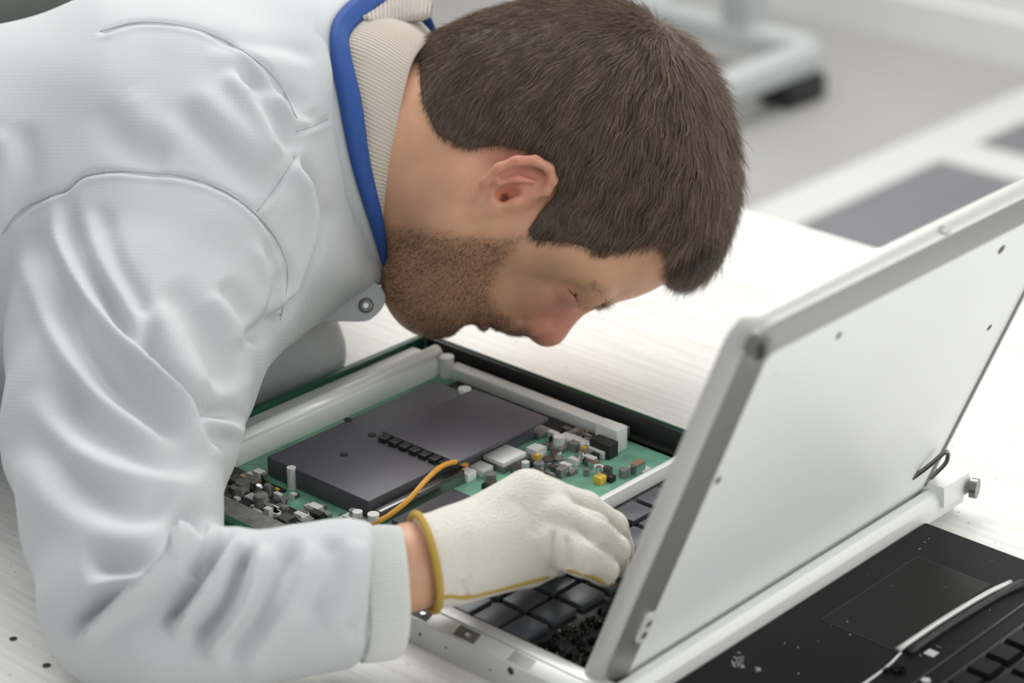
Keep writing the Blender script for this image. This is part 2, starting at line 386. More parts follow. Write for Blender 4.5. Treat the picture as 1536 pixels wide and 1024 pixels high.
# battery
BX('battery_plate', -.2635, -.116, .036, .124, .008, .0215, M['plate'], bevel=.001)
b = BX('battery_cover', -.196, -.112, .068, .132, .0215, .0245, M['plate'], bevel=.001); b['label'] = 'slightly raised second charcoal plate'
for i in range(7):
    v0 = .072+i*.0085; BX('connector', -.2035, -.197, v0, v0+.006, .0215, .0245, M['dark'], bevel=.0003)
for (x, y) in ((516, 681), (558, 652), (522, 629)):
    u_, v_ = uvz(x, y, TZ+.0217); cyl('screw', LUV(u_, v_, TZ+.0214), (0, 0, 1), .0026, .0006, M['dark'], ch)
cyl('standoff', LUV(*uvz(697, 580, TZ+.026), TZ+.012), (0, 0, 1), .0042, .013, M['white'], ch)
cyl('standoff', LUV(*uvz(437, 705, TZ+.02), TZ+.006), (0, 0, 1), .0028, .016, M['bar'], ch)
cyl('standoff', LUV(*uvz(560, 768, TZ+.02), TZ+.006), (0, 0, 1), .0035, .013, M['bar'], ch)
cyl('standoff', LUV(*uvz(536, 762, TZ+.02), TZ+.006), (0, 0, 1), .003, .012, M['bar'], ch)
# far side rails
BX('rail', -.0865, -.0765, .020, .165, .008, .0165, M['bar']); BX('trough', -.1015, -.0870, .03, .155, .008, .0095, M['dark'])
BX('rail', -.1100, -.1025, .138, .175, .008, .013, M['bar']); BX('rail', -.0755, -.0640, -.01, .206, .008, .0088, M['dark'])
BX('connector_block', -.098, -.0875, .158, .176, .008, .024, M['bar'], bevel=.001); BX('connector_block', -.108, -.099, .162, .178, .008, .018, M['dark'])
# chips
def chip(x, y, su, sv, h, m, z=.008, name='chip'):
    u_, v_ = uvz(x, y, TZ+z+h); BX(name, u_-su/2, u_+su/2, v_-sv/2, v_+sv/2, z, z+h, m)
chip(757, 680, .021, .017, .003, M['white'], .012); chip(757, 684, .025, .021, .004, M['comp'])
chip(900, 713, .006, .006, .005, M['yellow'], name='capacitor'); chip(915, 712, .005, .006, .004, M['dark'])
chip(800, 640, .012, .02, .004, M['comp']); chip(722, 698, .01, .011, .005, M['bar']); chip(700, 705, .008, .009, .006, M['white'], name='connector')
chip(860, 650, .02, .010, .003, M['comp']); chip(840, 665, .012, .012, .003, M['comp'])
chip(960, 700, .008, .012, .002, M['bar']); chip(930, 640, .01, .008, .008, M['comp'])
BX('drive_bay', -.311, -.283, -.005, .176, .008, .0092, M['dark']); BX('drive_bay', -.283, -.2695, -.005, .06, .008, .0092, M['dark']); BX('bracket', -.262, -.19, .1275, .1325, .008, .017, M['steel'])
BX('drive_bay', -.258, -.205, .137, .168, .008, .012, M['plate'])
CU, CV = uvz(757, 682, TZ+.014)
cols = [M['comp'], M['comp'], M['dark'], M['steel'], M['bar'], M['chrome']]
n = 0
while n < 260:
    z = rng.random()
    if z < .60: u_, v_ = -.310+.040*rng.random(), .03+.135*rng.random()
    elif z < .85: u_, v_ = -.19+.075*rng.random(), .137+.04*rng.random()
    elif rng.random() < .45: u_, v_ = -.135+.055*rng.random(), .165+.04*rng.random()
    else: u_, v_ = -.113+.02*rng.random(), .130+.04*rng.random()
    if -.268 < u_ < -.116 and .03 < v_ < .134: continue
    if abs(u_-CU) < .014 and abs(v_-CV) < .013: continue
    su, sv = .002+.007*rng.random(), .002+.008*rng.random(); h = .002+.007*rng.random()**2
    m = cols[int(rng.integers(len(cols)))]
    if n % 30 == 3: m = M['yellow']; su = sv = .0035; h = .005
    if n % 5 == 0 and n < 130: cyl('capacitor', LUV(u_, v_, TZ+.0078), (0, 0, 1), su*.5, h+.002, m, ch, 12)
    elif n < 130: BX('chip', u_-su/2, u_+su/2, v_-sv/2, v_+sv/2, .0078, .008+h, m, bevel=0)
    elif n < 210: BX('resistor', u_-.001-.002*z, u_+.001, v_-.0015, v_+.0015+.002*z, .0078, .0095+.003*z, m, bevel=0)
    else: BX('connector', u_-.002, u_+.002, v_-.0035, v_+.0035, .0078, .012, cols[n % 2*4], bevel=0)
    n += 1
# orange cable
cb = [(545, 790, .012), (575, 778, .016), (610, 752, .022), (637, 722, .027), (660, 701, .028), (682, 693, .024), (700, 697, .014)]
tube('cable', catmull([onz(x, y, TZ+z) for x, y, z in cb], 8), .0017, M['orange'], ch, 10)['label'] = 'orange cable looping over the board'
# ================================================================== SILVER LAPTOP BASE + TILTED PANEL
lp = empty('open_laptop', LUV(-.17, .29, TZ)); tag(lp, 'silver laptop with its back panel tilted open, gloved hand on its keyboard', 'laptop')
def SX(name, *a, **k): k.setdefault('par', lp); return BX(name, *a, **k)
U0, U1, V0, V1 = -.336, -.004, .2185, .362
bm = bmesh.new()
# outer wall (front, u = U0): upright face, chamfered shelf; other walls plain
def prism_v(bm, prof, v0, v1): addprism(bm, [LUV(u_, v0, TZ+z) for u_, z in prof], DV*(v1-v0))
def prism_u(bm, prof, u0, u1): addprism(bm, [LUV(u0, v_, TZ+z) for v_, z in prof], DU*(u1-u0))
prism_v(bm, [(U0, .0), (U0, .0165), (U0+.0085, .0205), (U0+.0085, .0185), (U0+.0095, .0185), (U0+.0095, .0205), (U0+.018, .0205), (U0+.0185, .012), (U0+.0185, .0)], V0, V1)
addbox(bm, U0+.0185, U1, V0+.006, V1, TZ, TZ+.010)
addbox(bm, U1-.006, U1, V0+.006, V1, TZ+.01, TZ+.0205)
bm_obj('base', bm, M['silver'], lp, bevel=.0004)
bm = bmesh.new(); prism_u(bm, [(V0, 0), (V0, .0195), (V0+.0030, .0208), (V0+.0060, .0208), (V0+.006, 0)], U0+.0186, U1)
bm_obj('side_strip', bm, M['white'], lp, bevel=.0004)
# slots and holes on the front edge
def shelf(u_): return .0165+(u_-U0)/.0085*.004
for (x, y, hw, m) in ((636, 917, .0062, M['dark']), (702, 950, .0075, M['steel']), (785, 988, .0075, M['rimgrey'])):
    u_, v_ = uvz(x, y, TZ+.0188); bm = bmesh.new()
    addprism(bm, [LUV(U0+.0012, v_-hw, TZ+shelf(U0+.0012)-.0006), LUV(U0+.0075, v_-hw, TZ+shelf(U0+.0075)-.0006), LUV(U0+.0075, v_-hw, TZ+shelf(U0+.0075)+.0003), LUV(U0+.0012, v_-hw, TZ+shelf(U0+.0012)+.0003)], DV*2*hw)
    s_ = bm_obj('slot', bm, m, lp)
    cyl('screw', LUV(U0+.0043, v_+.001, TZ+shelf(U0+.0043)), (0, 0, 1), .0016, .0007, M['chrome'], s_, 12) if m is not M['rimgrey'] else None
for (x, y, r) in ((630, 951, .0009), (669, 971, .0006), (766, 1006, .0022), (735, 1004, .0006)):
    d = ray(x, y); P = CAM+d*(U0-CAM@DU)/(d@DU); cyl('port_hole', P-DU*.0002, DU, r, .001, M['dark'], lp, 14)
# keyboard tray
SX('keyboard_tray', U0+.0187, U1-.0062, V0+.0062, .338, .010, .0125, M['dark'])
ki = 0
for r_ in range(11):
    for c_ in range(4):
        u_ = -.312+r_*.0235; v_ = .232+c_*.0205
        if r_ < 1 and c_ > 2 or (r_ < 2 and c_ > 3): continue
        if c_ == 3 and r_ < 4: continue
        SX('key', u_, u_+.0195, v_, v_+.0170, .0125, .0165, M['keyflat'], bevel=.0007)
bm = bmesh.new()
for i in range(260):
    u_, v_ = -.314+.085*rng.random(), .297+.04*rng.random()
    if u_ > -.24 and rng.random() < .5: continue
    su, sv = .0008+.004*rng.random(), .0008+.0015*rng.random(); addbox(bm, u_-su/2, u_+su/2, v_-sv/2, v_+sv/2, TZ+.012, TZ+.0132+.003*rng.random())
bm_obj('small_components', bm, M['key'], lp)['kind'] = 'stuff'
bm = bmesh.new()
for i in range(110):
    u_, v_ = -.314+.07*rng.random(), .297+.038*rng.random(); addbox(bm, u_-.0004, u_+.0004, v_-.0004, v_+.0004, TZ+.012, TZ+.0158+.001*rng.random())
bm_obj('solder_points', bm, M['chrome'], lp)['kind'] = 'stuff'
# clear plastic strip
# hinge bar
bm = bmesh.new()
prism_u(bm, [(.3580, .006), (.3580, .0205), (.3605, .0220), (.3650, .0210), (.3685, .0165), (.369, .006)], U0+.001, U1)
bar = bm_obj('hinge_bar', bm, M['bar'], lp, bevel=.0008)
bm = bmesh.new(); prism_u(bm, [(.352, .008), (.352, .0150), (.3580, .0150), (.3580, .008)], U0+.02, U1-.004)
bm_obj('hinge_gap_shade', bm, M['dark'], lp)  # dark strip put in for the shade between panel and bar
cyl('hinge_screw', LUV(U0-.0005, .3555, TZ+.018), -DU, .0045, .002, M['chrome'], lp, 20)
cyl('hinge_screw', LUV(U0+.006, .3585, TZ+.0215), (0, 0, 1), .0032, .0018, M['steel'], lp, 16)
# right hinge block
bm = bmesh.new(); addbox(bm, U1-.028, U1+.004, .328, .372, TZ+.013, TZ+.0255, (.002, .002))
bm_obj('hinge_block', bm, M['bar'], lp, bevel=.001)
cyl('hinge_pin', LUV(U1-.001, .3735, TZ+.0175), DU*.3+DV, .0062, .004, M['steel'], lp, 20)
SX('hinge_slot', U1-.026, U1-.008, .3505, .3535, .0252, .0262, M['dark'])
# tilted panel (frame + sheet)
HV, HZ = .338, TZ+.017; LEAN = math.radians(21)
LE = DV*math.sin(LEAN)+np.array([0, 0, math.cos(LEAN)]); LN = DV*math.cos(LEAN)-np.array([0, 0, math.sin(LEAN)])
def LP(s, t, n): return DU*s+DV*HV+np.array([0, 0, HZ])+LE*t+LN*n
L0, L1, LH = -.3215, -.016, .243
def rrect(s0, s1, t0, t1, r, nseg=6, rb=None):
    out = []; rb = r if rb is None else rb
    for (cx, cy, a0, rr) in ((s0+rb, t0+rb, 180, rb), (s1-rb, t0+rb, 270, rb), (s1-r, t1-r, 0, r), (s0+r, t1-r, 90, r)):
        for i in range(nseg+1): a = math.radians(a0+90*i/nseg); out.append((cx+rr*math.cos(a), cy+rr*math.sin(a)))
    return out
def ring_loft(rings, m, name, parent, cap0=False, cap1=False):
    n = len(rings[0]); V = [p for R in rings for p in R]; bm = bmesh.new(); vv = [bm.verts.new(p) for p in V]
    for i in range(len(rings)-1):
        for k in range(n): l = (k+1) % n; bm.faces.new((vv[i*n+k], vv[i*n+l], vv[(i+1)*n+l], vv[(i+1)*n+k]))
    if cap0: bm.faces.new(vv[:n][::-1])
    if cap1: bm.faces.new(vv[-n:])
    return bm_obj(name, bm, m, parent, smooth=True)
def rr(ins, n, r): return [LP(s, t, n) for s, t in rrect(L0+ins, L1-ins, ins*.4, LH-ins, max(r-ins, .002), 6, .003)]
TN = .0165
ring_loft([rr(.0015, -.001, .015), rr(0, .001, .018), rr(0, .0095, .018), rr(.0008, .0108, .018)], M['silver_lid'], 'lid_shell', lp, cap0=True)
ring_loft([rr(.0008, .0108, .018), rr(.0125, TN, .024), rr(.0145, TN, .020), rr(.0145, TN-.0030, .020)], M['rimgrey'], 'lid_rim', lp)
ring_loft([rr(.0135, TN-.0045, .019), rr(.0135, TN-.0015, .019)], M['panel'], 'back_panel', lp, cap0=True, cap1=True)
def onlid(x, y, n=TN-.0015):
    d = ray(x, y); P0 = LP(0, 0, n); t = ((P0-CAM)@LN)/(d@LN); P = CAM+d*t-P0; return P@DU, P@LE
for (x, y, r) in ((1258, 503, .0021), (1502, 374, .0028), (1484, 491, .0020), (1077, 720, .0022), (1163, 560, .0012)):
    s, t = onlid(x, y); cyl('hole', LP(s, t, TN-.0017), LN, r, .0004, M['dark'] if r > .0015 else M['bar'], lp, 18)
s, t = onlid(1142, 521, TN); cyl('corner_screw', LP(s, t, TN-.006), LN, .0062, .0085, M['steel'], lp, 24, bevel=.0008)
s, t = onlid(1140, 521, TN+.0026); cyl('screw_recess', LP(s, t, TN+.0024), LN, .0030, .0006, M['dark'], lp, 16)
# small corner brackets
s, t = onlid(966, 940); pts = [LP(s+a, t+b_, TN-.0018) for a, b_ in rrect(-.004, .0045, -.010, .012, .0035, 5)]
bm = bmesh.new(); addprism(bm, pts, LN*.0022); br = bm_obj('corner_bracket', bm, M['bar'], lp, bevel=.0004)
for dt in (-.0045, .004): cyl('hole', LP(s, t+dt, TN+.0002), LN, .002, .0005, M['dark'], br, 16)
s, t = onlid(1390, 690)
tube('latch_loop', catmull([LP(s-.006, t-.012, TN-.002), LP(s-.003, t+.002, TN+.003), LP(s+.002, t+.012, TN+.006), LP(s+.0045, t+.004, TN+.008), LP(s+.005, t-.012, TN+.004)], 6), .0014, M['steel'], lp, 8)
s, t = onlid(1410, 332, TN-.002); 
tube('logo_ring', catmull([LP(L0+.1655+.0032*math.cos(a), LH+.0004, TN*.45+.0030*math.sin(a)) for a in np.linspace(.6, 5.6, 9)], 4), .0004, M['rimgrey'], lp, 6)
# ================================================================== BLACK LAPTOP (right)
bl = empty('black_laptop', LUV(-.22, .5, TZ)); tag(bl, 'black laptop with touchpad and dusty keys in the right foreground', 'laptop')
def KX(name, *a, **k): k.setdefault('par', bl); return BX(name, *a, **k)
K0, K1, J0, J1 = -.40, -.0475, .3695, .625
KX('base', K0, K1, J0, J1, .0005, .010, M['black'], bevel=.0015)
tu0, tv0 = uvz(1230, 925, TZ+.01); tu1, tv1 = uvz(1495, 880, TZ+.01)
TU0, TU1, TV0, TV1 = -.181, -.086, .389, .4375
# touchpad outline and plate
bm = bmesh.new(); e = .0006
for a in ((TU0, TU0+e, TV0, TV1), (TU1-e, TU1, TV0, TV1), (TU0, TU1, TV0, TV0+e)): addbox(bm, *a, TZ+.0096, TZ+.01015)
bm_obj('touchpad_outline', bm, M['dark'], bl)
KX('touchpad', TU0+e, TU1-e, TV0+e, TV1, .0098, .0101, M['pad'], bevel=0)
tube('silver_strip', catmull([LUV(-.181, .4393, TZ+.0115), LUV(-.14, .4400, TZ+.0115), LUV(-.10, .4425, TZ+.0115), LUV(-.078, .4455, TZ+.011)], 6), [.0017]*19, M['silver'], bl, 10)
tube('cable_groove', catmull([LUV(-.178, .4445, TZ+.0105), LUV(-.14, .4450, TZ+.0105), LUV(-.10, .4475, TZ+.0105), LUV(-.074, .4505, TZ+.0105)], 6), [.0022]*16+[.003]*3, M['dark'], bl, 10)
tube('clear_edge', catmull([LUV(-.181, .441, TZ+.0103), LUV(-.20, .4435, TZ+.0103), LUV(-.23, .444, TZ+.0103)], 6), .0007, M['bar'], bl, 6)
KX('trim_strip', K0+.01, K1-.01, .462, .4635, .0098, .0104, M['dark'], bevel=0)
KX('keyboard_frame', K0+.012, K1-.012, .4735, .600, .0100, .0106, M['dark'], bevel=0)
for r_ in range(5):
    for c_ in range(17):
        u_ = -.382+c_*.0188-(r_*.005); v_ = .4765+r_*.0185
        if u_ < K0+.012: continue
        k_ = KX('key', u_, u_+.0158, v_, v_+.0152, .0104, .0142, M['key'], bevel=0, top=(.0014, .0014))
u_, v_ = uvz(1397, 978, TZ+.0106); k_ = KX('sticker', u_-.003, u_+.003, v_-.003, v_+.003, .0098, .0103, M['silver'], bevel=0)
u_, v_ = uvz(1389, 1019, TZ+.0106); cyl('power_mark', LUV(u_, v_, TZ+.0099), (0, 0, 1), .0028, .0006, M['silver'], bl, 5)
u_, v_ = uvz(1342, 1005, TZ+.0106)
bm = bmesh.new()
for i in range(9): a, b_ = u_+.005*(rng.random()-.5)*2, v_+.004*(rng.random()-.5)*2; addbox(bm, a-.0016, a+.0016, b_-.001, b_+.001, TZ+.0098, TZ+.0118)
bm_obj('debris', bm, M['key'], bl)['kind'] = 'stuff'
bm = bmesh.new()
for (x, y, s_) in ((1107, 993, 1), (1137, 1004, .4)):
    for i in range(int(40*s_)):
        u_, v_ = uvz(x+(rng.random()-.5)*18*s_, y+(rng.random()-.5)*16*s_, TZ+.01); addbox(bm, u_-.0003, u_+.0003, v_-.0002, v_+.0002, TZ+.0099, TZ+.01015)
for i in range(50):
    u_, v_ = -.36+.3*rng.random(), .375+.08*rng.random(); s_ = .0001+.0002*rng.random(); addbox(bm, u_-s_, u_+s_, v_-s_, v_+s_, TZ+.0099, TZ+.0102)
bm_obj('dust_specks', bm, M['bar'], bl)['kind'] = 'stuff'
# ================================================================== BACKGROUND EQUIPMENT
rk = empty('equipment_stand', LUV(2.2, -1.5, 0)); tag(rk, 'blurred grey metal stand on the floor behind the man\'s head', 'stand')
box('base_rail', 1.1, 2.50, -1.515, -1.455, .05, .10, M['rackw'], rk, bevel=.01)
box('base_rail', 1.1, 2.62, -1.95, -1.89, .05, .10, M['rackw'], rk, bevel=.01)
box('cross_rail', 2.49, 2.55, -1.90, -1.50, .05, .10, M['rackw'], rk, bevel=.01)
box('post', 2.49, 2.56, -1.70, -1.63, .09, 1.2, M['rackw'], rk, bevel=.01)
box('post', 1.15, 1.22, -1.70, -1.63, .02, 1.2, M['rackw'], rk, bevel=.01)
box('cross_rail', 1.1, 1.17, -1.90, -1.50, .05, .10, M['rackw'], rk, bevel=.01)
box('foot', 2.38, 2.50, -1.525, -1.445, 0, .05, M['dark'], rk, bevel=.01)
box('foot', 1.12, 1.22, -1.525, -1.445, 0, .05, M['dark'], rk, bevel=.01)
box('foot', 2.38, 2.50, -1.96, -1.88, 0, .05, M['dark'], rk, bevel=.01)
t = box('floor_mat', 1.15, 2.44, -1.86, -1.54, 0, .008, mat('blue_grey_mat', (.17, .19, .20), .6))
tag(t, 'blue-grey floor mat lying inside the metal stand', 'floor mat')
cb_ = empty('storage_cabinet', LUV(1.9, -2.95, 0)); tag(cb_, 'dark grey-green cabinet blurred at the upper left of the room', 'cabinet')
box('body', 1.3, 2.5, -3.2, -2.75, .08, 1.5, mat('grey_green_cabinet', (.17, .185, .175), .5, var=(3, .2)), cb_, bevel=.01)
for i in range(2): box('door', 1.32+i*.6, 1.88+i*.6, -2.75, -2.735, .12, 1.46, mat('cabinet_door', (.16, .175, .165), .5), cb_, bevel=.004)
box('plinth', 1.32, 2.48, -3.18, -2.77, 0, .08, M['dark'], cb_)
#PART3
# ================================================================== PERSON
ps = empty('person', (-.55, -.02, 0)); tag(ps, 'man in a pale grey work jacket bending over the opened laptops', 'person')
D0 = 1.57
def px_near(V, d0, c=.06): return np.stack([768+FPX*V[:, 0]/(d0-c), 512-FPX*V[:, 1]/(d0-c)], 1)
BOXES = [(-.334, -.064, -.022, .216, TZ+.0280), (-.336, -.004, .2185, .34, TZ+.0172), (-.336, -.3165, .2185, .362, TZ+.0208), (-.3175, -.02, .333, .40, TZ+.1)]
def rest(P, eps=.0012, boxes=BOXES):
    """press soft things flat where they lie on the bench or a laptop"""
    P = P.copy()
    for u0, u1, v0, v1, zt in boxes:
        u_, v_, z_ = P@DU, P@DV, P[:, 2]; pen = np.stack([u_-u0, u1-u_, v_-v0, v1-v_, zt-z_], 1)+eps
        m = (pen > 0).all(1) & (z_ > zt-.09); k = np.argmin(pen, 1); d = pen[np.arange(len(P)), k]
        for q, dr in enumerate((-DU, DU, -DV, DV, np.array([0, 0, 1.]))):
            mm = m & (k == q); P[mm] += dr*d[mm][:, None]
    # over the bench: everything stays above the top or in front of its near edge
    a, b = P@DV+.229, TZ+.0012-P[:, 2]; m = (a > 0) & (b > 0) & (P@DU > -.83); up = m & (a >= b); fr = m & (a < b)
    P[up] += np.array([0, 0, 1.])*b[up][:, None]-DV*(b[up]*sm(.05-a[up]+b[up], 0, .05))[:, None]
    P[fr] += np.array([0, 0, 1.])*a[fr][:, None]-DV*a[fr][:, None]
    return P
def gauss(P, x, y, r): return np.exp(-((P[:, 0]-x)**2+(P[:, 1]-y)**2)/(r*r))
def inpoly(P, poly):
    x, y = P[:, 0], P[:, 1]; ins = np.zeros(len(P), bool); n = len(poly)
    for i in range(n):
        x0, y0 = poly[i]; x1, y1 = poly[(i+1) % n]
        c = ((y0 > y) != (y1 > y)) & (x < (x1-x0)*(y-y0)/(y1-y0+1e-9)+x0); ins ^= c
    return ins
def sdpoly(P, poly):
    d = np.full(len(P), 1e9)
    for i in range(len(poly)):
        dd, _, _ = seg_dist(P, np.array(poly[i], float), np.array(poly[(i+1) % len(poly)], float)); d = np.minimum(d, dd)
    return np.where(inpoly(P, poly), -d, d)
def sm(x, a, b): t = np.clip((x-a)/(b-a), 0, 1); return t*t*(3-2*t)
U_ = D0/FPX
# ---- head and neck (continues into the shoulders, the arm below)
def skull_parts(s, grow=0.):
    e = lambda x, y, c, rx, ry, rc, k=.02, rot=0: s.ell(s.L(x, y, c), (rx*U_+grow, ry*U_+grow, rc+grow), k, rot)
    e(876, 222, 0, 198, 200, .0745); e(770, 165, 0, 122, 118, .058, .03)
    e(990, 290, 0, 70, 86, .046, .03)
def build_head(s, ears=True):
    skull_parts(s); L = s.L
    def E(x, y, c, rx, ry, rc, k=.012, rot=0, mode='add'):
        for sg in ((1, -1) if c else (1,)): s.ell(L(x, y, c*sg), (rx*U_, ry*U_, rc), k, rot, mode)
    def CP(pts, k=.01, mode='add', sc=1.):
        for sg in ((1, -1) if any(p[2] for p in pts) else (1,)): s.chain([(p[0], p[1], p[2]*sg, p[3]) for p in pts], k, mode, sc)
    E(935, 315, 0, 118, 132, .060, .02, -18)        # forehead
    E(880, 350, 0, 95, 92, .061, .02)               # eye band
    E(800, 395, 0, 100, 88, .052, .02)              # upper jaw
    E(705, 425, 0, 100, 66, .043, .02)              # mouth region
    E(648, 446, 0, 54, 54, .027, .016)              # chin
    CP([(655, 430, .020, 52), (690, 330, .046, 52), (700, 290, .052, 42)], .02)     # jaw
    CP([(640, 425, 0, 54), (648, 350, 0, 60)], .02)
    CP([(650, 400, 0.012, 58), (760, 330, .035, 70)], .02)
    CP([(765, 345, .050, 34), (850, 372, .052, 32), (893, 395, .040, 28)], .018)    # cheekbone
    CP([(480, 228, 0, 105), (560, 226, 0, 110), (620, 220, 0, 115), (720, 200, 0, 116)], .03)             # neck
    CP([(570, 320, .018, 28), (640, 290, .042, 27), (715, 262, .056, 24)], .018)
    CP([(590, 315, 0, 40), (650, 360, 0, 50)], .02)
    # brow, nose, lips
    CP([(902, 436, .010, 19), (893, 424, .032, 19), (898, 395, .050, 17)], .010)
    CP([(905, 432, 0, 18), (873, 447, 0, 13), (845, 474, 0, 15), (825, 492, 0, 21)], .007)
    CP([(880, 425, 0, 22), (830, 458, 0, 28), (800, 462, 0, 30)], .010)
    E(822, 493, 0, 28, 26, .0115, .006)
    CP([(815, 500, 0, 14), (799, 491, 0, 12)], .005)
    E(800, 480, .0125, 23, 24, .0075, .005, 20)
    E(797, 503, .007, 9, 6, .0035, .002, 0, 'sub')   # nostrils
    CP([(787, 452, .019, 5), (776, 482, .019, 5)], .006, 'sub')  # wing crease
    CP([(772, 488, 0, 8), (765, 480, .014, 9), (742, 455, .027, 9)], .01)
    CP([(746, 483, 0, 7), (745, 478, .012, 8), (738, 462, .024, 4)], .005)   # upper lip
    CP([(722, 491, 0, 9), (723, 484, .012, 8), (733, 463, .022, 4)], .005)   # lower lip
    CP([(736, 496, 0, 3), (735, 487, .012, 3), (735, 462, .026, 2)], .003, 'sub')
    CP([(705, 500, 0, 9), (704, 492, .014, 7)], .010, 'sub')
    # eye socket, lids
    E(862, 432, .044, 24, 16, .009, .012, 0, 'sub')
    CP([(876, 452, .013, 6), (858, 440, .020, 9)], .008, 'sub')
    CP([(882, 434, .032, 16), (878, 408, .050, 15)], .014)
    E(853, 425, .031, 26, 27, .0155, .006)
    CP([(856, 452, .021, 2.2), (866, 449, .034, 2.8), (862, 437, .0455, 2.4), (850, 430, .050, 1.6)], .0015, 'sub')
    CP([(874, 446, .022, 2), (877, 436, .036, 2), (866, 418, .050, 2)], .003, 'sub')
    # ears
    def ear():
        for sg in (1, -1):
            c = lambda v: v*sg
            s.ell(L(771, 281, c(.0695)), (56*U_, 32*U_, .006), .008, 18)
            s.chain([(738, 308, c(.0665), 16), (716, 322, c(.0680), 9)], .006)
            hel = [(713, 320, c(.0690), 6), (716, 298, c(.0725), 6.5), (728, 272, c(.0775), 7.5), (748, 252, c(.0815), 8), (775, 241, c(.0835), 8), (803, 241, c(.0825), 8.5), (823, 252, c(.0795), 8.5), (829, 270, c(.076), 8.5), (820, 287, c(.0735), 7.5), (803, 291, c(.0715), 6.5), (785, 289, c(.0690), 5)]
            s.chain(hel, .0022)
            s.ell(L(790, 270, c(.0800)), (28*U_, 12*U_, .0055), .003, 12, 'sub')
            s.chain([(738, 292, c(.0745), 6), (750, 274, c(.0775), 6.5), (775, 268, c(.0785), 6), (800, 272, c(.0765), 4)], .003)
            s.ell(L(762, 291, c(.0760)), (19*U_, 12*U_, .0085), .003, 10, 'sub')
            s.ell(L(757, 297, c(.0700)), (7*U_, 7*U_, .010), .002, 0, 'sub')
            s.chain([(772, 302, c(.0725), 7), (764, 307, c(.0725), 6)], .004)
    if ears: ear()

    return s
s = build_head(Sdf((-.16, -.02, -.095), (.165, .235, .095), .0014, D0))
V, Q = s.mesh(2)
# ---- body under the clothes: shoulders, trunk, arm to the glove
sb = Sdf((-.62, -.40, -.22), (-.03, .19, .36), .008, D0)
T1 = [(330, 262, 0, 165), (240, 300, 0, 185), (0, 380, 0, 205), (-250, 560, 0, 215), (-560, 870, 0, 235)]
sb.chain([(600, 222, 0, 88), (500, 228, 0, 85), (400, 245, 0, 100)], .02); sb.chain(T1, .03, sc=1.3)
sb.chain([(330, 290, .05, 110), (250, 420, .10, 130), (185, 700, .22, 90), (215, 900, .300, 75), (440, 888, .310, 56), (560, 872, .312, 44), (595, 856, .308, 47), (630, 846, .2965, 48), (660, 841, .290, 42), (700, 832, .285, 36)], .02)
sb.chain([(330, 260, -.05, 110), (380, 270, -.12, 90), (420, 430, -.10, 45), (455, 532, -.035, 32), (250, 610, .01, 32)], .02)
Vb, Qb = sb.mesh(2)
VW = s.world(V); VbW = rest(sb.world(Vb), .003)
# skin tones (fixed to the head): pink ears and nose, stubble shadow, warm neck
P = px_near(V, D0, .06); P0 = px_near(V, D0, 0.)
col = np.tile(np.array([.70, .385, .235]), (len(V), 1))
def blend(col, w_, c): return col*(1-w_[:, None])+np.array(c)*w_[:, None]
col = blend(col, .85*np.clip(gauss(P, 775, 265, 62), 0, 1), (.70, .28, .20))
col = blend(col, .6*gauss(P, 650, 270, 70), (.60, .30, .19))
col = blend(col, .8*np.clip(gauss(P0, 822, 495, 40)+gauss(P0, 845, 470, 25), 0, 1), (.64, .25, .20))

BEARD = [(575, 335), (640, 345), (700, 352), (752, 352), (795, 352), (775, 375), (752, 405), (742, 440), (752, 462), (780, 480), (800, 494), (798, 520), (640, 520), (560, 440)]
sdb = sdpoly(P, BEARD); bw = 1-sm(sdb, -22, 10)
col = blend(col, .50*bw, (.26, .14, .08))
col = blend(col, .85*np.clip(gauss(P0, 722, 494, 12)+gauss(P0, 745, 484, 9), 0, 1), (.58, .20, .17))
HAIRP = [(560, 20), (628, 60), (632, 150), (655, 200), (700, 222), (745, 216), (790, 226), (835, 262), (838, 290), (812, 318), (792, 345), (800, 360), (850, 362), (900, 378), (945, 374), (985, 362), (1003, 352), (1018, 378), (1015, 402), (1026, 418), (1200, 440), (1200, -80), (560, -80)]
hw = 1-sm(sdpoly(P, HAIRP), -14, 4)
col = blend(col, .85*hw, (.05, .032, .022))
me = mesh_np('body', np.concatenate([VW, VbW]), np.concatenate([Q, Qb+len(V)]))
set_col(me, np.concatenate([col, np.tile(np.array([.64, .36, .23]), (len(Vb), 1))]))
body = link('body', me, M['skin'], ps, True)
HV_, HN = VW, normals(VW, Q)
# ---- hair mass
h = Sdf((-.09, -.0, -.105), (.165, .245, .105), .0022, D0)
build_head(h, False); h.F -= np.float32(.0026)
eh = lambda x, y, c, rx, ry, rc, k=.02, rot=0: h.ell(h.L(x, y, c), (rx*U_, ry*U_, rc), k, rot)
eh(874, 214, 0, 205, 208, .0785); eh(775, 150, 0, 138, 128, .060, .02); eh(700, 120, 0, 66, 62, .045, .02)
eh(1000, 292, 0, 68, 92, .047, .03); eh(1034, 358, 0, 32, 40, .032, .012)
sl, g = h.blk(h.lo-1, h.lo+h.n*h.res+1)
A_, B_ = np.meshgrid(h.ax[0], h.ax[1], indexing='ij')
PP = np.stack([768+FPX*A_.ravel()/(D0-.068), 512-FPX*B_.ravel()/(D0-.068)], 1)
PP0 = np.stack([768+FPX*A_.ravel()/D0, 512-FPX*B_.ravel()/D0], 1)
d1 = (sdpoly(PP, HAIRP)*U_).reshape(A_.shape)[:, :, None]; d0_ = (sdpoly(PP0, HAIRP)*U_).reshape(A_.shape)[:, :, None]
wz = np.clip(np.abs(h.ax[2])/.068, 0, 1)[None, None, :]
h.comb(sl, -((d0_*(1-wz)+d1*wz)-.0025).astype(np.float32), .004, 'sub')
Vh, Qh = h.mesh(2); VhW = h.world(Vh); Nh = normals(VhW, Qh)
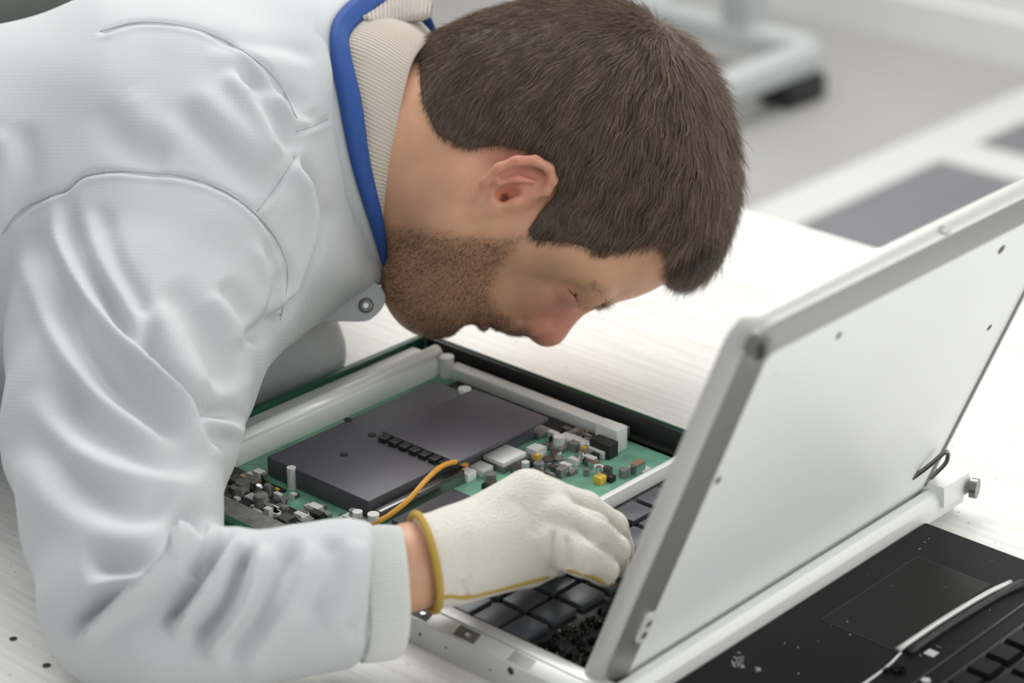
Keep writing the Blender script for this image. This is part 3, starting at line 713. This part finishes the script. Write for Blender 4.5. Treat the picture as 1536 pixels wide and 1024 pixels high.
# thin the rim of the hair into the skin
Ph = px_near(Vh, D0, .068); rim = sm(-sdpoly(Ph, HAIRP), -2, 26)
VhW = VhW-Nh*(.0016*(1-rim))[:, None]
hair = link('hair', mesh_np('hair', VhW, Qh), M['hairbase'], body, True)
# ---- hair strands
def make_strands(name, roots, nrm, dirf, length, width, m, parent, seg=6, lift=.0, colf=None, clump=.12, droop=None, follow=None, tang=False):
    n = len(roots); P_ = roots.copy(); pts = [P_.copy()]; jit = rng.normal(size=(n, 3))*clump
    N_ = nrm.copy()
    for k in range(seg):
        d = dirf(P_); d = d-N_*(d*N_).sum(1)[:, None]*(1. if tang else 0.); d = d/(np.linalg.norm(d, axis=1)[:, None]+1e-9)+jit-N_*(.16*k/seg if tang else 0.)+N_*(lift if np.isscalar(lift) else lift[:, None])
        if droop is not None: d = d+droop(P_, k/seg)
        d /= np.linalg.norm(d, axis=1)[:, None]+1e-9
        P_ = P_+d*(length/seg)[:, None]
        if follow is not None: P_, N_ = follow(P_, N_)
        pts.append(P_.copy())
    pts = np.stack(pts, 1); T = np.gradient(pts, axis=1); T /= np.linalg.norm(T, axis=2)[:, :, None]+1e-9
    s1 = np.cross(T, np.broadcast_to(nrm[:, None, :], T.shape)); s1 /= np.linalg.norm(s1, axis=2)[:, :, None]+1e-9; s2 = np.cross(T, s1)
    taper = (1-np.linspace(0, 1, seg+1)**2*.85)[None, :, None]*width[:, None, None]
    ring = [pts+(s1*math.cos(a)+s2*math.sin(a))*taper for a in (0, 2*PI/3, 4*PI/3)]
    Vv = np.stack(ring, 2); m_ = Vv.shape[1]; Vv = Vv.reshape(-1, 3)
    base = (np.arange(n)*m_*3)[:, None]; F = []
    for k in range(m_-1):
        for a in range(3):
            b = (a+1) % 3; F.append(base+np.array([[k*3+a, k*3+b, (k+1)*3+b, (k+1)*3+a]]))
    F = np.concatenate(F); me_ = mesh_np(name, Vv, F)
    if colf is not None: set_col(me_, np.repeat(colf, m_*3, axis=0))
    return link(name, me_, m, parent, True)
def sample(Vw, Qf, Nn, n, wgt=None):
    a = np.linalg.norm(np.cross(Vw[Qf[:, 1]]-Vw[Qf[:, 0]], Vw[Qf[:, 3]]-Vw[Qf[:, 0]]), axis=1)
    if wgt is not None: a = a*wgt
    i = rng.choice(len(Qf), n, p=a/a.sum()); u1, u2 = rng.random((2, n, 1))
    q = Vw[Qf[i]]; qn = Nn[Qf[i]]
    bl_ = lambda q: (q[:, 0]*(1-u1)+q[:, 1]*u1)*(1-u2)+(q[:, 3]*(1-u1)+q[:, 2]*u1)*u2
    nn = bl_(qn); return bl_(q), nn/np.linalg.norm(nn, axis=1)[:, None], i
whorl = CAM+ray(978, 58)*(D0-.02)
zc = h.world(h.L(880, 215, 0)[None])[0]
Nf = Vh.copy()
faceP = px_near(Vh[Qh].mean(1), D0, .068)
ok = (sdpoly(faceP, HAIRP) < -1).astype(float)
R_, RN, ri = sample(VhW, Qh, Nh, 46000, ok+1e-6)
Rp, _ = topx(R_)
def flow(P_):
    r = P_-whorl; rad = P_-zc; rad /= np.linalg.norm(rad, axis=1)[:, None]
    t = r-rad*(r*rad).sum(1)[:, None]; t /= np.linalg.norm(t, axis=1)[:, None]+1e-9
    # hair turns towards the face (down in the picture) and to the nape
    q, _ = topx(P_); pull = -AU*1.0+AR*(-.25); w_ = sm(q[:, 1], 60, 330)[:, None]*.55
    fr = sm(q[:, 0], 960, 1060)[:, None]; t = t*(1-.0*fr)+pull*w_+AR*fr*(-.15)
    t = t-rad*(t*rad).sum(1)[:, None]
    cl = np.sin(P_[:, :1]*150+3*np.sin(P_[:, 2:3]*90))*.14+np.sin(P_[:, 2:3]*240+P_[:, 1:2]*130)*.09
    side = np.cross(rad, t); t = t/np.linalg.norm(t, axis=1)[:, None]+side*cl
    return t/np.linalg.norm(t, axis=1)[:, None]
sdR = -sdpoly(Rp, HAIRP)
ln = .011+.014*sm(Rp[:, 0], 860, 1060)+.004*rng.random(len(R_))
ln = np.where(Rp[:, 0] < 800, .009+.004*rng.random(len(R_)), ln); ln *= .55+.45*sm(sdR, 0, 30)
hc = np.tile(np.array([.195, .135, .095]), (len(R_), 1))*(.45+.95*rng.random((len(R_), 1)))
cln = .5+.5*np.sin(R_[:, :1]*230+3*np.sin(R_[:, 2:3]*120)+R_[:, 1:2]*90); hc *= .75+.5*cln
top_rim_light = sm(-Rp[:, 1], -75, -10)[:, None]; hc = hc*(1-.5*top_rim_light)+np.array([.20, .125, .07])*.5*top_rim_light  # warm rim light on top of the head, painted into strand colour
make_strands('hair_strands', R_-RN*.0006, RN, flow, ln, .00016+.00008*rng.random(len(R_)), M['hair'], hair, 6, lift=.10+.16*rng.random(len(R_)), colf=hc, clump=.12, tang=True)
# fringe hanging past the forehead, stray ends
def band(n, f):
    return np.array([f(rng.random(), rng.random()) for _ in range(n)])
fr_roots = band(1500, lambda a, b: W(1022+62*a+6*rng.normal(), 392-65*a*a*0+(-34*a)+10*rng.normal(), D0-.045+.085*b))
fn = np.tile(AR*.5-AU*.6, (len(fr_roots), 1))
make_strands('fringe', fr_roots, fn, lambda P_: np.tile(-AU*1.0-AR*.42, (len(P_), 1)), .012+.012*rng.random(len(fr_roots)), np.full(len(fr_roots), .00014), M['hair'], hair, 6, 0, colf=np.tile([.07, .045, .03], (len(fr_roots), 1))*(.6+.8*rng.random((len(fr_roots), 1))), clump=.13)
# ---- stubble
fc = px_near(V[Q].mean(1), D0, .06); wq = np.clip(1-sm(sdpoly(fc, BEARD), -16, 6), 0, 1)
St, Sn, si = sample(VW, Q, HN, 15000, wq+1e-7)
chin = topx(St)[0]
def sdir(P_): return np.tile(-AR*.55-AU*.55, (len(P_), 1))
make_strands('beard_stubble', St-Sn*.0003, Sn, sdir, .0012+.0016*rng.random(len(St)), np.full(len(St), .00010), M['stubble'], body, 2, lift=.75, clump=.25)
# eyebrow and lashes
for sg in (1, -1):
    dd = []
    for q in range(420):
        t = rng.random()**.9; c_ = np.array([[912, 457, .004], [905, 448, .020], [894, 430, .038], [886, 408, .052]]); k = min(int(t*3), 2); f_ = t*3-k
        p = c_[k]*(1-f_)+c_[k+1]*f_; p = s.world(s.L(p[0]+6*rng.normal()-4, p[1]+2*rng.normal()+1, sg*p[2])[None])[0]
        qq = ((HV_-p)**2).sum(1); dd.append(int(rng.choice(np.argpartition(qq, 10)[:10])))
    NB = HN[dd]
    def bd(P_):
        d = np.tile(-AF*sg*.7+AU*.45-AR*.25, (len(P_), 1)); d = d-NB*(d*NB).sum(1)[:, None]; return d/np.linalg.norm(d, axis=1)[:, None]
    make_strands('eyebrow', HV_[dd]+rng.normal(size=(len(dd), 3))*.0007, NB, bd, .005+.003*rng.random(len(dd)), np.full(len(dd), .0001), M['stubble'], body, 3, lift=.22, clump=.2)
    lt = np.array([s.world(s.L(858+9*math.sin(t*3)-8*t*t, 453-22*t*t, sg*(.021+.028*t))[None])[0] for t in np.linspace(0, 1, 46)])
    make_strands('eyelashes', lt, np.tile(AF, (46, 1)), lambda P_: np.tile(-AU*.9+AR*.35-AF*sg*.3, (len(P_), 1)), np.full(46, .0052), np.full(46, .00011), M['dark'], body, 4, 0, clump=.12, droop=lambda P_, t: AR*t*.6)
# ================================================================== JACKET
j = Sdf((-.70, -.44, -.24), (-.055, .235, .44), .0042, D0)
C_ = [(300, 250, 0, 240), (240, 262, 0, 258), (0, 345, 0, 268), (-250, 530, 0, 270), (-560, 870, 0, 285)]
j.chain(C_, .04, sc=1.30)
j.chain([(560, 203, 0, 188), (480, 212, 0, 202), (400, 225, 0, 222), (300, 250, 0, 240)], .03, sc=.80)
j.chain([(480, 268, .01, 148), (400, 315, .02, 150), (330, 390, .03, 130)], .03)
j.chain([(330, 270, .035, 190), (290, 340, .07, 185), (240, 420, .11, 195)], .04)
# collar opening: the ring the trim follows
RG0 = [(584, 404, 0), (557, 330, .047), (530, 240, .067), (512, 150, .072), (500, 80, .066), (510, 30, .050), (562, -10, .012), (610, -14, -.035), (640, 50, -.060), (645, 150, -.068), (635, 260, -.058), (610, 360, -.035)]
RG1 = [(588, 400, 0), (576, 330, .045), (556, 240, .064), (543, 150, .068), (527, 80, .062), (530, 50, .048), (577, 8, .012), (622, 2, -.033), (655, 60, -.055), (662, 150, -.062), (652, 260, -.053), (622, 350, -.03)]
r0 = np.array([j.L(*p) for p in RG0]); ctr = r0.mean(0)
uu_, ss_, vv_ = np.linalg.svd(r0-ctr); pn = vv_[2]; pn = pn if pn[0] > 0 else -pn
j.plane(ctr-pn*.002, pn, .004)
j.chain([(235, 430, .115, 200), (205, 520, .15, 190), (182, 640, .20, 172), (180, 770, .26, 146), (196, 905, .310, 128), (260, 930, .325, 118), (340, 918, .330, 112), (450, 900, .325, 105), (540, 892, .318, 101), (566, 890, .316, 97)], .012)
j.chain([(322, 575, .19, 48), (318, 590, .19, 46)], .012); j.chain([(310, 672, .215, 38), (300, 680, .215, 38)], .012); j.chain([(345, 826, .325, 36), (330, 850, .33, 36)], .01); j.chain([(505, 835, .32, 44), (480, 850, .32, 44)], .012)
j.chain([(380, 240, -.04, 150), (390, 280, -.14, 120), (420, 430, -.10, 75), (455, 532, -.035, 56), (250, 610, .01, 55)], .02)
q0 = j.L(550, 893, .316); qn = np.array([.985, -.11, -.10])
sl, g = j.blk(np.minimum(j.L(490, 1100, .40), j.L(720, 740, .40))-[0, 0, .16], np.maximum(j.L(490, 1100, .40), j.L(720, 740, .40))+[0, 0, .05])
j.comb(sl, -((g[0]-q0[0])*qn[0]+(g[1]-q0[1])*qn[1]+(g[2]-q0[2])*qn[2]), .003, 'sub')
Vj, Qj = j.mesh(2)
me = mesh_np('jacket', j.world(Vj), Qj)
# one smooth subdivision, then folds pressed into the cloth
tmp = bpy.data.objects.new('tmp', me); COL.objects.link(tmp); md = tmp.modifiers.new('s', 'SUBSURF'); md.levels = 1; md.render_levels = 1
ev = tmp.evaluated_get(bpy.context.evaluated_depsgraph_get()); me2 = bpy.data.meshes.new_from_object(ev); bpy.data.objects.remove(tmp); bpy.data.meshes.remove(me)
nv = len(me2.vertices); VJ = np.empty(nv*3, np.float32); me2.vertices.foreach_get('co', VJ); VJ = VJ.reshape(-1, 3).astype(float)
QJ = np.empty(len(me2.loops), np.int32); me2.loops.foreach_get('vertex_index', QJ); QJ = QJ.reshape(-1, 4)
NJ = normals(VJ, QJ); PJ, DJ = topx(VJ); facing = sm(-(NJ@AF), -.25, .25)
near = (DJ < D0+.06)
disp = np.zeros(nv)
def fold(line, w_, A, ridge=0., rs=1, fade=.18):
    lo = np.min(line, 0)-4*w_; hi = np.max(line, 0)+4*w_
    m = near & (facing > 0) & (PJ[:, 0] > lo[0]) & (PJ[:, 0] < hi[0]) & (PJ[:, 1] > lo[1]) & (PJ[:, 1] < hi[1])
    i = np.where(m)[0]; d, sd, T = polydist(PJ[i], line)
    env = (1.25+.95*sm(PJ[i, 1], 380, 560))*sm(T, -.01, fade)*sm(1-T, -.01, fade)*facing[i]
    f = -A*np.exp(-(d/w_)**2)+ridge*A*np.exp(-((sd*rs*d-1.7*w_)/w_)**2)
    disp[i] += f*env
for a in [
    ([(100, 285), (118, 370), (160, 450), (215, 530), (270, 600), (320, 655), (352, 664)], 13, .0060, .9, 1),
    ([(50, 330), (85, 430), (125, 520), (180, 590), (250, 640), (300, 655)], 17, .0040, .8, 1),
    ([(215, 470), (240, 545), (290, 600), (350, 622), (372, 618)], 14, .0050, .9, 1),
    ([(150, 300), (170, 380), (205, 440), (230, 490)], 14, .0030, .6, 1),
    ([(318, 785), (288, 812), (228, 860), (155, 908), (98, 958)], 11, .0065, .9, -1),
    ([(350, 790), (322, 840), (290, 885), (240, 945)], 10, .0050, .9, -1),
    ([(376, 806), (362, 850), (340, 905), (285, 975)], 13, .0048, .8, -1),
    ([(312, 800), (300, 835), (282, 868)], 8, .0045, .8, 1),
    ([(120, 840), (195, 842), (255, 808), (312, 755)], 22, .0045, .8, 1),
    ([(440, 800), (425, 850), (380, 930), (330, 1000)], 18, .0026, .8, -1),
    ([(500, 800), (490, 860), (455, 930)], 20, .0018, .6, -1),
    ([(520, 960), (560, 925), (575, 905)], 14, .0015, .5, 1),
    ([(80, 560), (130, 640), (220, 680), (320, 690)], 24, .0035, .7, 1),
    ([(60, 640), (110, 720), (190, 760), (280, 745)], 28, .0030, .6, 1),
    ([(355, 88), (400, 150), (430, 205), (444, 232)], 15, .0045, .9, 1),
    ([(255, 150), (320, 215), (390, 270), (440, 262)], 22, .0035, .8, -1),
    ([(150, 150), (180, 210), (260, 250)], 26, .0025, .8, -1),
    ([(300, 60), (380, 65), (440, 75), (480, 95)], 14, .0018, .6, 1),
    ([(360, 110), (420, 130), (470, 165)], 12, .0022, .7, 1),
    ([(430, 130), (450, 165), (485, 175)], 9, .0018, .6, 1),
    ([(452, 228), (474, 300), (474, 370), (448, 440), (412, 492)], 9, .0060, 1.1, 1),
    ([(400, 350), (420, 420), (405, 480), (380, 520)], 13, .0035, .7, 1),
    ([(330, 420), (370, 470), (385, 520)], 16, .0030, .7, 1),
    ([(250, 420), (290, 470), (330, 540), (350, 590)], 26, .0035, .7, 1),
    ([(500, 300), (470, 370), (430, 440)], 14, .002, .6, 1),
    ([(30, 180), (45, 260), (20, 340)], 20, .003, .7, 1),
]: fold(np.array(a[0], float), a[1], a[2], a[3], a[4])
SEAMS = [
    [(2, 352), (30, 316), (70, 296), (100, 284), (125, 264), (165, 257), (200, 257), (280, 265), (340, 288), (385, 322), (418, 365), (432, 415), (420, 480)],
    [(150, 47), (210, 33), (290, 42), (360, 73), (415, 120), (447, 180)],
    [(445, 197), (470, 189), (494, 178)], [(386, 317), (415, 280), (445, 232)],
]
for l in SEAMS: fold(np.array(l, float), 4.5, .0016, .5, 1, .02)
nz = np.sin(VJ[:, 0]*42+3*np.sin(VJ[:, 2]*31))*np.sin(VJ[:, 1]*38+VJ[:, 2]*47)
disp += .0010*nz
VJ2 = rest(VJ+NJ*disp[:, None])
me = mesh_np('jacket', VJ2, QJ); bpy.data.meshes.remove(me2); box_uv(me)
jk = link('jacket', me, M['jacket'], ps, True); jk['label'] = 'pale grey jacket with blue collar trim'
# surface lookup for trims laid on cloth
def surfer(VV, NN, DD, PP_):
    fr = (NN@AF) < .2
    def f(x, y, lift=0.):
        d = (PP_[:, 0]-x)**2+(PP_[:, 1]-y)**2; m = fr & (d < 9**2)
        if not m.any(): i = np.argmin(np.where(fr, d, 1e9)); dep = DD[i]
        else: dd = DD[m]; w_ = d[m]; k = dd < dd.min()+.02; w_ = np.exp(-w_[k]/12); dep = (dd[k]*w_).sum()/w_.sum()
        return W(x, y, dep-lift)
    return f
PJ2, DJ2 = topx(VJ2); sj = surfer(VJ2, normals(VJ2, QJ), DJ2, PJ2)
for l in SEAMS:
    c = catmull([np.array(p, float) for p in l], 8); tube('seam', [sj(x, y, -.0001) for x, y in c], .0004, M['thread'], jk, 6)
# collar stand, trim, knitted collar
def toring(pts, n=14): return catmull([CAM+ray(x, y)*(D0-c) for x, y, c in pts], n, True)
def loft(name, rings, m, parent, ucyc=.25, closed_prof=False, label=None):
    n = len(rings[0]); K = len(rings); VV = np.concatenate(rings); F = []
    for i in range(K if closed_prof else K-1):
        i2 = (i+1) % K
        for k in range(n): l = (k+1) % n; F.append((i*n+k, i*n+l, i2*n+l, i2*n+k))
    me = mesh_np(name, VV, F); uvl = me.uv_layers.new(name='UV'); per = np.linalg.norm(np.diff(rings[0], axis=0), axis=1).sum()
    data = []
    lens = np.r_[0, np.cumsum([np.linalg.norm(rings[i+1]-rings[i], axis=1).mean() for i in range(K-1)])]
    for i in range(K if closed_prof else K-1):
        i2 = (i+1) % K
        for k in range(n): data += [k/n*per, lens[i], (k+1)/n*per, lens[i], (k+1)/n*per, lens[i2] if i2 else lens[-1]+.005, k/n*per, lens[i2] if i2 else lens[-1]+.005]
    if len(data) == 2*len(me.loops): uvl.data.foreach_set('uv', np.array(data, np.float32))
    o = link(name, me, m, parent, True)
    if label: o['label'] = label
    return o
def grow(R, a, ax=None):
    c = R.mean(0); d = R-c; d /= np.linalg.norm(d, axis=1)[:, None]; return R+d*a
A0r, A1r = toring(RG0), toring(RG1)
lft = -AR
st = loft('collar_stand', [grow(A0r, -.001)+lft*.026, grow(A0r, .003)+lft*.024, grow(A0r, .0045)+lft*.010, grow(A0r, .0035)-lft*.001, grow(A0r, -.0005)-lft*.001], M['jacket'], jk)
loft('collar_trim', [grow(A0r, .0050), grow((A0r+A1r)/2, .0060), grow(A1r, .0042), grow(A1r, .0010), grow(A0r, -.001)], M['blue'], jk, closed_prof=True, label='navy blue collar edging')
cs = [(480, 45), (474, 120), (481, 200), (476, 262), (482, 315), (508, 372), (545, 417)]
SW0 = [(572, 380, 0), (552, 330, .042), (535, 240, .061), (524, 150, .067), (511, 90, .063), (516, 45, .052), (553, 8, .014), (600, 10, -.03), (630, 60, -.05), (640, 150, -.056), (630, 260, -.048), (600, 340, -.03)]
SW1 = [(585, 372, 0), (574, 335, .041), (578, 275, .057), (590, 205, .062), (604, 138, .058), (620, 84, .046), (646, 56, .020), (668, 70, -.02), (680, 110, -.045), (678, 180, -.056), (655, 260, -.050), (620, 325, -.03)]
def rering(R, n): 
    R = np.vstack([R, R[:1]]); l = np.r_[0, np.cumsum(np.linalg.norm(np.diff(R, axis=0), axis=1))]; t = np.linspace(0, l[-1], n+1)[:-1]
    return np.stack([np.interp(t, l, R[:, k]) for k in range(3)], 1)
S0, S1 = rering(toring(SW0), 1500), rering(toring(SW1), 1500); AN = np.arange(1500)/1500*2*PI
def ribs(R, base, a=.00042): c = R.mean(0); d = R-c; d /= np.linalg.norm(d, axis=1)[:, None]; return R+d*(base+a*(np.abs(np.sin(AN*82))*2-1))[:, None]
swt = loft('sweater_collar', [grow(S0, -.004)]+[ribs(S0*(1-t)+S1*t, -.0030+.0045*math.sin(PI*min(t*1.15, 1))**.8+.0012*t) for t in np.linspace(0, 1, 12)]+[grow(S1, -.0035), grow(S0*.4+S1*.6, -.0055)], M['knit'], ps, label='beige ribbed knit collar')
FB0 = [(533, 40, .030), (548, 20, .012), (562, 2, -.005), (590, -25, -.02), (620, -40, -.035)]
FB1 = [(560, 43, .030), (600, 34, .016), (640, 28, .006), (648, 14, -.012), (630, -20, -.03)]
f0, f1 = catmull([W(x, y, D0-c-.004) for x, y, c in FB0], 6), catmull([W(x, y, D0-c-.004) for x, y, c in FB1], 6)
K_ = 8; GV = np.array([f0*(1-t)+f1*t+np.array([0, 0, 1])*.006*math.sin(PI*t) for t in np.linspace(0, 1, K_)]); nn_ = GV.shape[1]; GV = GV.reshape(-1, 3)
GF = [(i*nn_+k, i*nn_+k+1, (i+1)*nn_+k+1, (i+1)*nn_+k) for i in range(K_-1) for k in range(nn_-1)]
me = mesh_np('collar_fold', GV, GF); box_uv(me); cf = link('collar_fold', me, M['knitfold'], swt, True); md = cf.modifiers.new('s', 'SOLIDIFY'); md.thickness = .003; md.offset = 0
# hanging placket end with its snap
fl = [(395, 500), (440, 478), (500, 452), (522, 438), (556, 424), (570, 430), (578, 445), (574, 460), (562, 474), (545, 482), (500, 482), (450, 487), (410, 500)]
bm = bmesh.new(); fo = catmull([W(x, y, D0-.022+.0*(x-400)) for x, y in fl], 4, True); addprism(bm, fo, AF*.003)
pl_ = bm_obj('placket', bm, M['jacket'], jk, bevel=.0008)
box_uv(pl_.data)
cyl('snap_button', W(549, 458, D0-.0222), -AF, .0052, .0018, M['steel'], jk, 24, .0040, .0004)
cyl('snap_centre', W(549, 458, D0-.0243), -AF, .0026, .0012, M['chrome'], jk, 20, .0018)
# sleeve cuff
sr = [(540, 893, .3155, 96), (548, 893, .3155, 99), (556, 892, .315, 101), (570, 890, .3145, 102), (585, 889, .314, 101), (598, 888, .3135, 99), (606, 887, .313, 96), (606, 887, .313, 91), (588, 888, .313, 90)]
rings = []; TT = np.linspace(0, 2*PI, 1057)[:-1]
for i_, (x, y, c, r) in enumerate(sr):
    cc = W(x, y, D0-c); rr_ = r*(D0-c)/FPX; rib = .00075*np.abs(np.sin(TT*50))-.0004 if i_ < 7 else 0*TT
    rings.append(cc+(AU-AR*.05)*(np.cos(TT)*(rr_+rib))[:, None]-AF*(np.sin(TT)*(rr_*.80+rib))[:, None]+AR*(.0045*np.clip(np.sin(TT), 0, 1)-.004*np.clip(-np.cos(TT), 0, 1)**3)[:, None])
rings = [rest(R, .0008) for R in rings]
tube('cuff_seam', rest(rings[1][::12]+0, .002), .0006, M['thread'], jk, 6, True)
loft('sleeve_cuff', rings, M['cuff'], jk, label='ribbed knit cuff')
# ================================================================== GLOVE (right hand)
DG = 1.30
g_ = Sdf((-.055, -.145, -.085), (.075, -.055, .075), .0013, DG)
g_.chain([(625, 843, .032, 66), (645, 842, .032, 65), (690, 832, .026, 62)], .01, sc=.9)
for a in ([(690, 802, .018, 42), (792, 743, .004, 40)], [(690, 820, .024, 44), (832, 772, .006, 36)], [(690, 838, .026, 46), (826, 812, .010, 38)], [(692, 852, .024, 42), (790, 846, .010, 36)]):
    g_.chain(a, .012)
g_.chain([(792, 743, .002, 38), (822, 750, -.002, 33), (876, 764, -.014, 28), (918, 790, -.034, 24), (934, 822, -.056, 18)], .0025)
g_.chain([(832, 778, .014, 34), (888, 797, .012, 29), (922, 824, -.008, 23), (926, 850, -.036, 18)], .0025)
g_.chain([(825, 815, .020, 35), (874, 836, .024, 29), (904, 853, .008, 24), (908, 864, -.020, 17)], .0025)
g_.chain([(790, 840, .012, 34), (820, 842, .010, 25), (837, 846, -.002, 17), (838, 850, -.022, 14)], .0030)
g_.chain([(720, 800, .0, 34), (790, 820, -.020, 26), (850, 838, -.046, 20), (878, 850, -.056, 16)], .006)   # thumb behind the palm
RGG = [(620, 778, .032), (645, 796, .056), (662, 840, .063), (659, 884, .054), (648, 906, .034), (625, 885, .004), (614, 840, -.006), (612, 800, .008)]
rg = np.array([g_.L(*p) for p in RGG]); ctr = rg.mean(0); uu_, ss_, vv_ = np.linalg.svd(rg-ctr); pn = vv_[2]; pn = pn if pn[0] < 0 else -pn
ctr = ctr+pn*.0005; g_.plane(ctr, pn, .001)
Vg, Qg = g_.mesh(2); VgW = g_.world(Vg); Ng = normals(VgW, Qg); Pg, Dg = topx(VgW)
dg = np.zeros(len(VgW))
for line, w_, A in (([(835, 738), (852, 742), (882, 767), (916, 783), (943, 814)], 3.5, .0016), ([(850, 785), (869, 793), (896, 816), (919, 832), (928, 855)], 3.5, .0018), ([(832, 790), (829, 814), (828, 840), (829, 861)], 5, .0030), ([(848, 800), (852, 820), (855, 857)], 4.5, .0022), ([(705, 790), (700, 840), (708, 890)], 6, .0010), ([(692, 870), (700, 885), (702, 898)], 4, .0018), ([(760, 740), (790, 770), (800, 810)], 10, .0008)):
    line = np.array(line, float); d, sd, T = polydist(Pg, line); m = (Ng@AF) < .1
    dg -= A*np.exp(-(d/w_)**2)*m*sm(T, 0, .2)*sm(1-T, 0, .2)
VgW = rest(VgW+Ng*dg[:, None], .0006)
me = mesh_np('glove', VgW, Qg); gl = link('glove', me, M['glove'], ps, True); gl['label'] = 'off-white knit glove'
e1 = np.cross(pn, [0, 0, 1.]); e1 /= np.linalg.norm(e1); e2 = np.cross(pn, e1)   # the rim of the glove's opening
rel = Vg-ctr; nearp = np.abs(rel@pn+.0016) < .0014; an = np.arctan2(rel@e2, rel@e1); rad = np.hypot(rel@e2, rel@e1); Rg = []
for a_ in np.linspace(-PI, PI, 49)[:-1]:
    dd_ = np.abs((an-a_+PI) % (2*PI)-PI) < .12; rr0 = np.max(rad[nearp & dd_]); Rg.append(ctr-pn*.0008+(e1*math.cos(a_)+e2*math.sin(a_))*(rr0+.0003))
Rg = rest(g_.world(catmull(Rg, 3, True)), .002)
tube('glove_cuff_edge', Rg, .0022, M['gold'], gl, 10, True)
Pg, Dg = topx(VgW); sg_ = surfer(VgW, normals(VgW, Qg), Dg, Pg)
for l in ([(652, 900), (675, 897), (700, 898), (740, 889), (775, 880), (806, 872), (832, 864)], [(852, 857), (872, 862), (890, 868), (905, 876), (920, 877)]):
    c = catmull([np.array(p, float) for p in l], 5); tube('glove_seam', [sg_(x, y-3, .0) for x, y in c], .0013, M['gold'], gl, 8)
# the other hand, folded under the chest on the far side
lh = Sdf((-.34, -.075, -.06), (-.17, .02, .10), .0025, D0)
lh.chain([(270, 606, .008, 40), (225, 622, .012, 42), (160, 640, .014, 40)], .01)
for k_ in range(4): lh.chain([(165, 628+k_*9, .030-.018*k_, 21), (115, 640+k_*9, .032-.020*k_, 19), (75, 652+k_*8, .028-.020*k_, 16)], .003)
lh.chain([(215, 628, .026, 20), (180, 640, .046, 19), (150, 650, .050, 16)], .004)
Vt, Qt = lh.mesh(2); tag(link('glove', mesh_np('glove', rest(lh.world(Vt), .002), Qt), M['glove'], ps, True))
# ---- legs and seat (outside the picture, so the man sits on something)
lg = Sdf((-1.0, -.75, -.9), (.1, .2, .45), .016, D0)
def wl(P): v = np.asarray(P)-CAM; return np.array([v@AR, v@AU, D0-v@AF])
for sy in (-1, 1):
    for a, b, ra, rb in (((-.66, -.02+sy*.09, .57), (-.36, .06+sy*.13, .52), .095, .065), ((-.36, .06+sy*.13, .52), (-.40, .06+sy*.13, .10), .062, .045)):
        lg.cap(wl(a), wl(b), ra, rb, .03)
Vl, Ql = lg.mesh(2); link('trousers', mesh_np('trousers', lg.world(Vl), Ql), M['trouser'], ps, True)
for sy in (-1, 1):
    sh = Sdf((-1, -.95, -1), (.2, .2, .5), .012, D0)
    sh.cap(wl((-.42, .06+sy*.13, .045)), wl((-.25, .06+sy*.13, .035)), .045, .036, .02); Vs, Qs = sh.mesh(2)
    link('shoe', mesh_np('shoe', sh.world(Vs), Qs), M['thong'], ps, True)
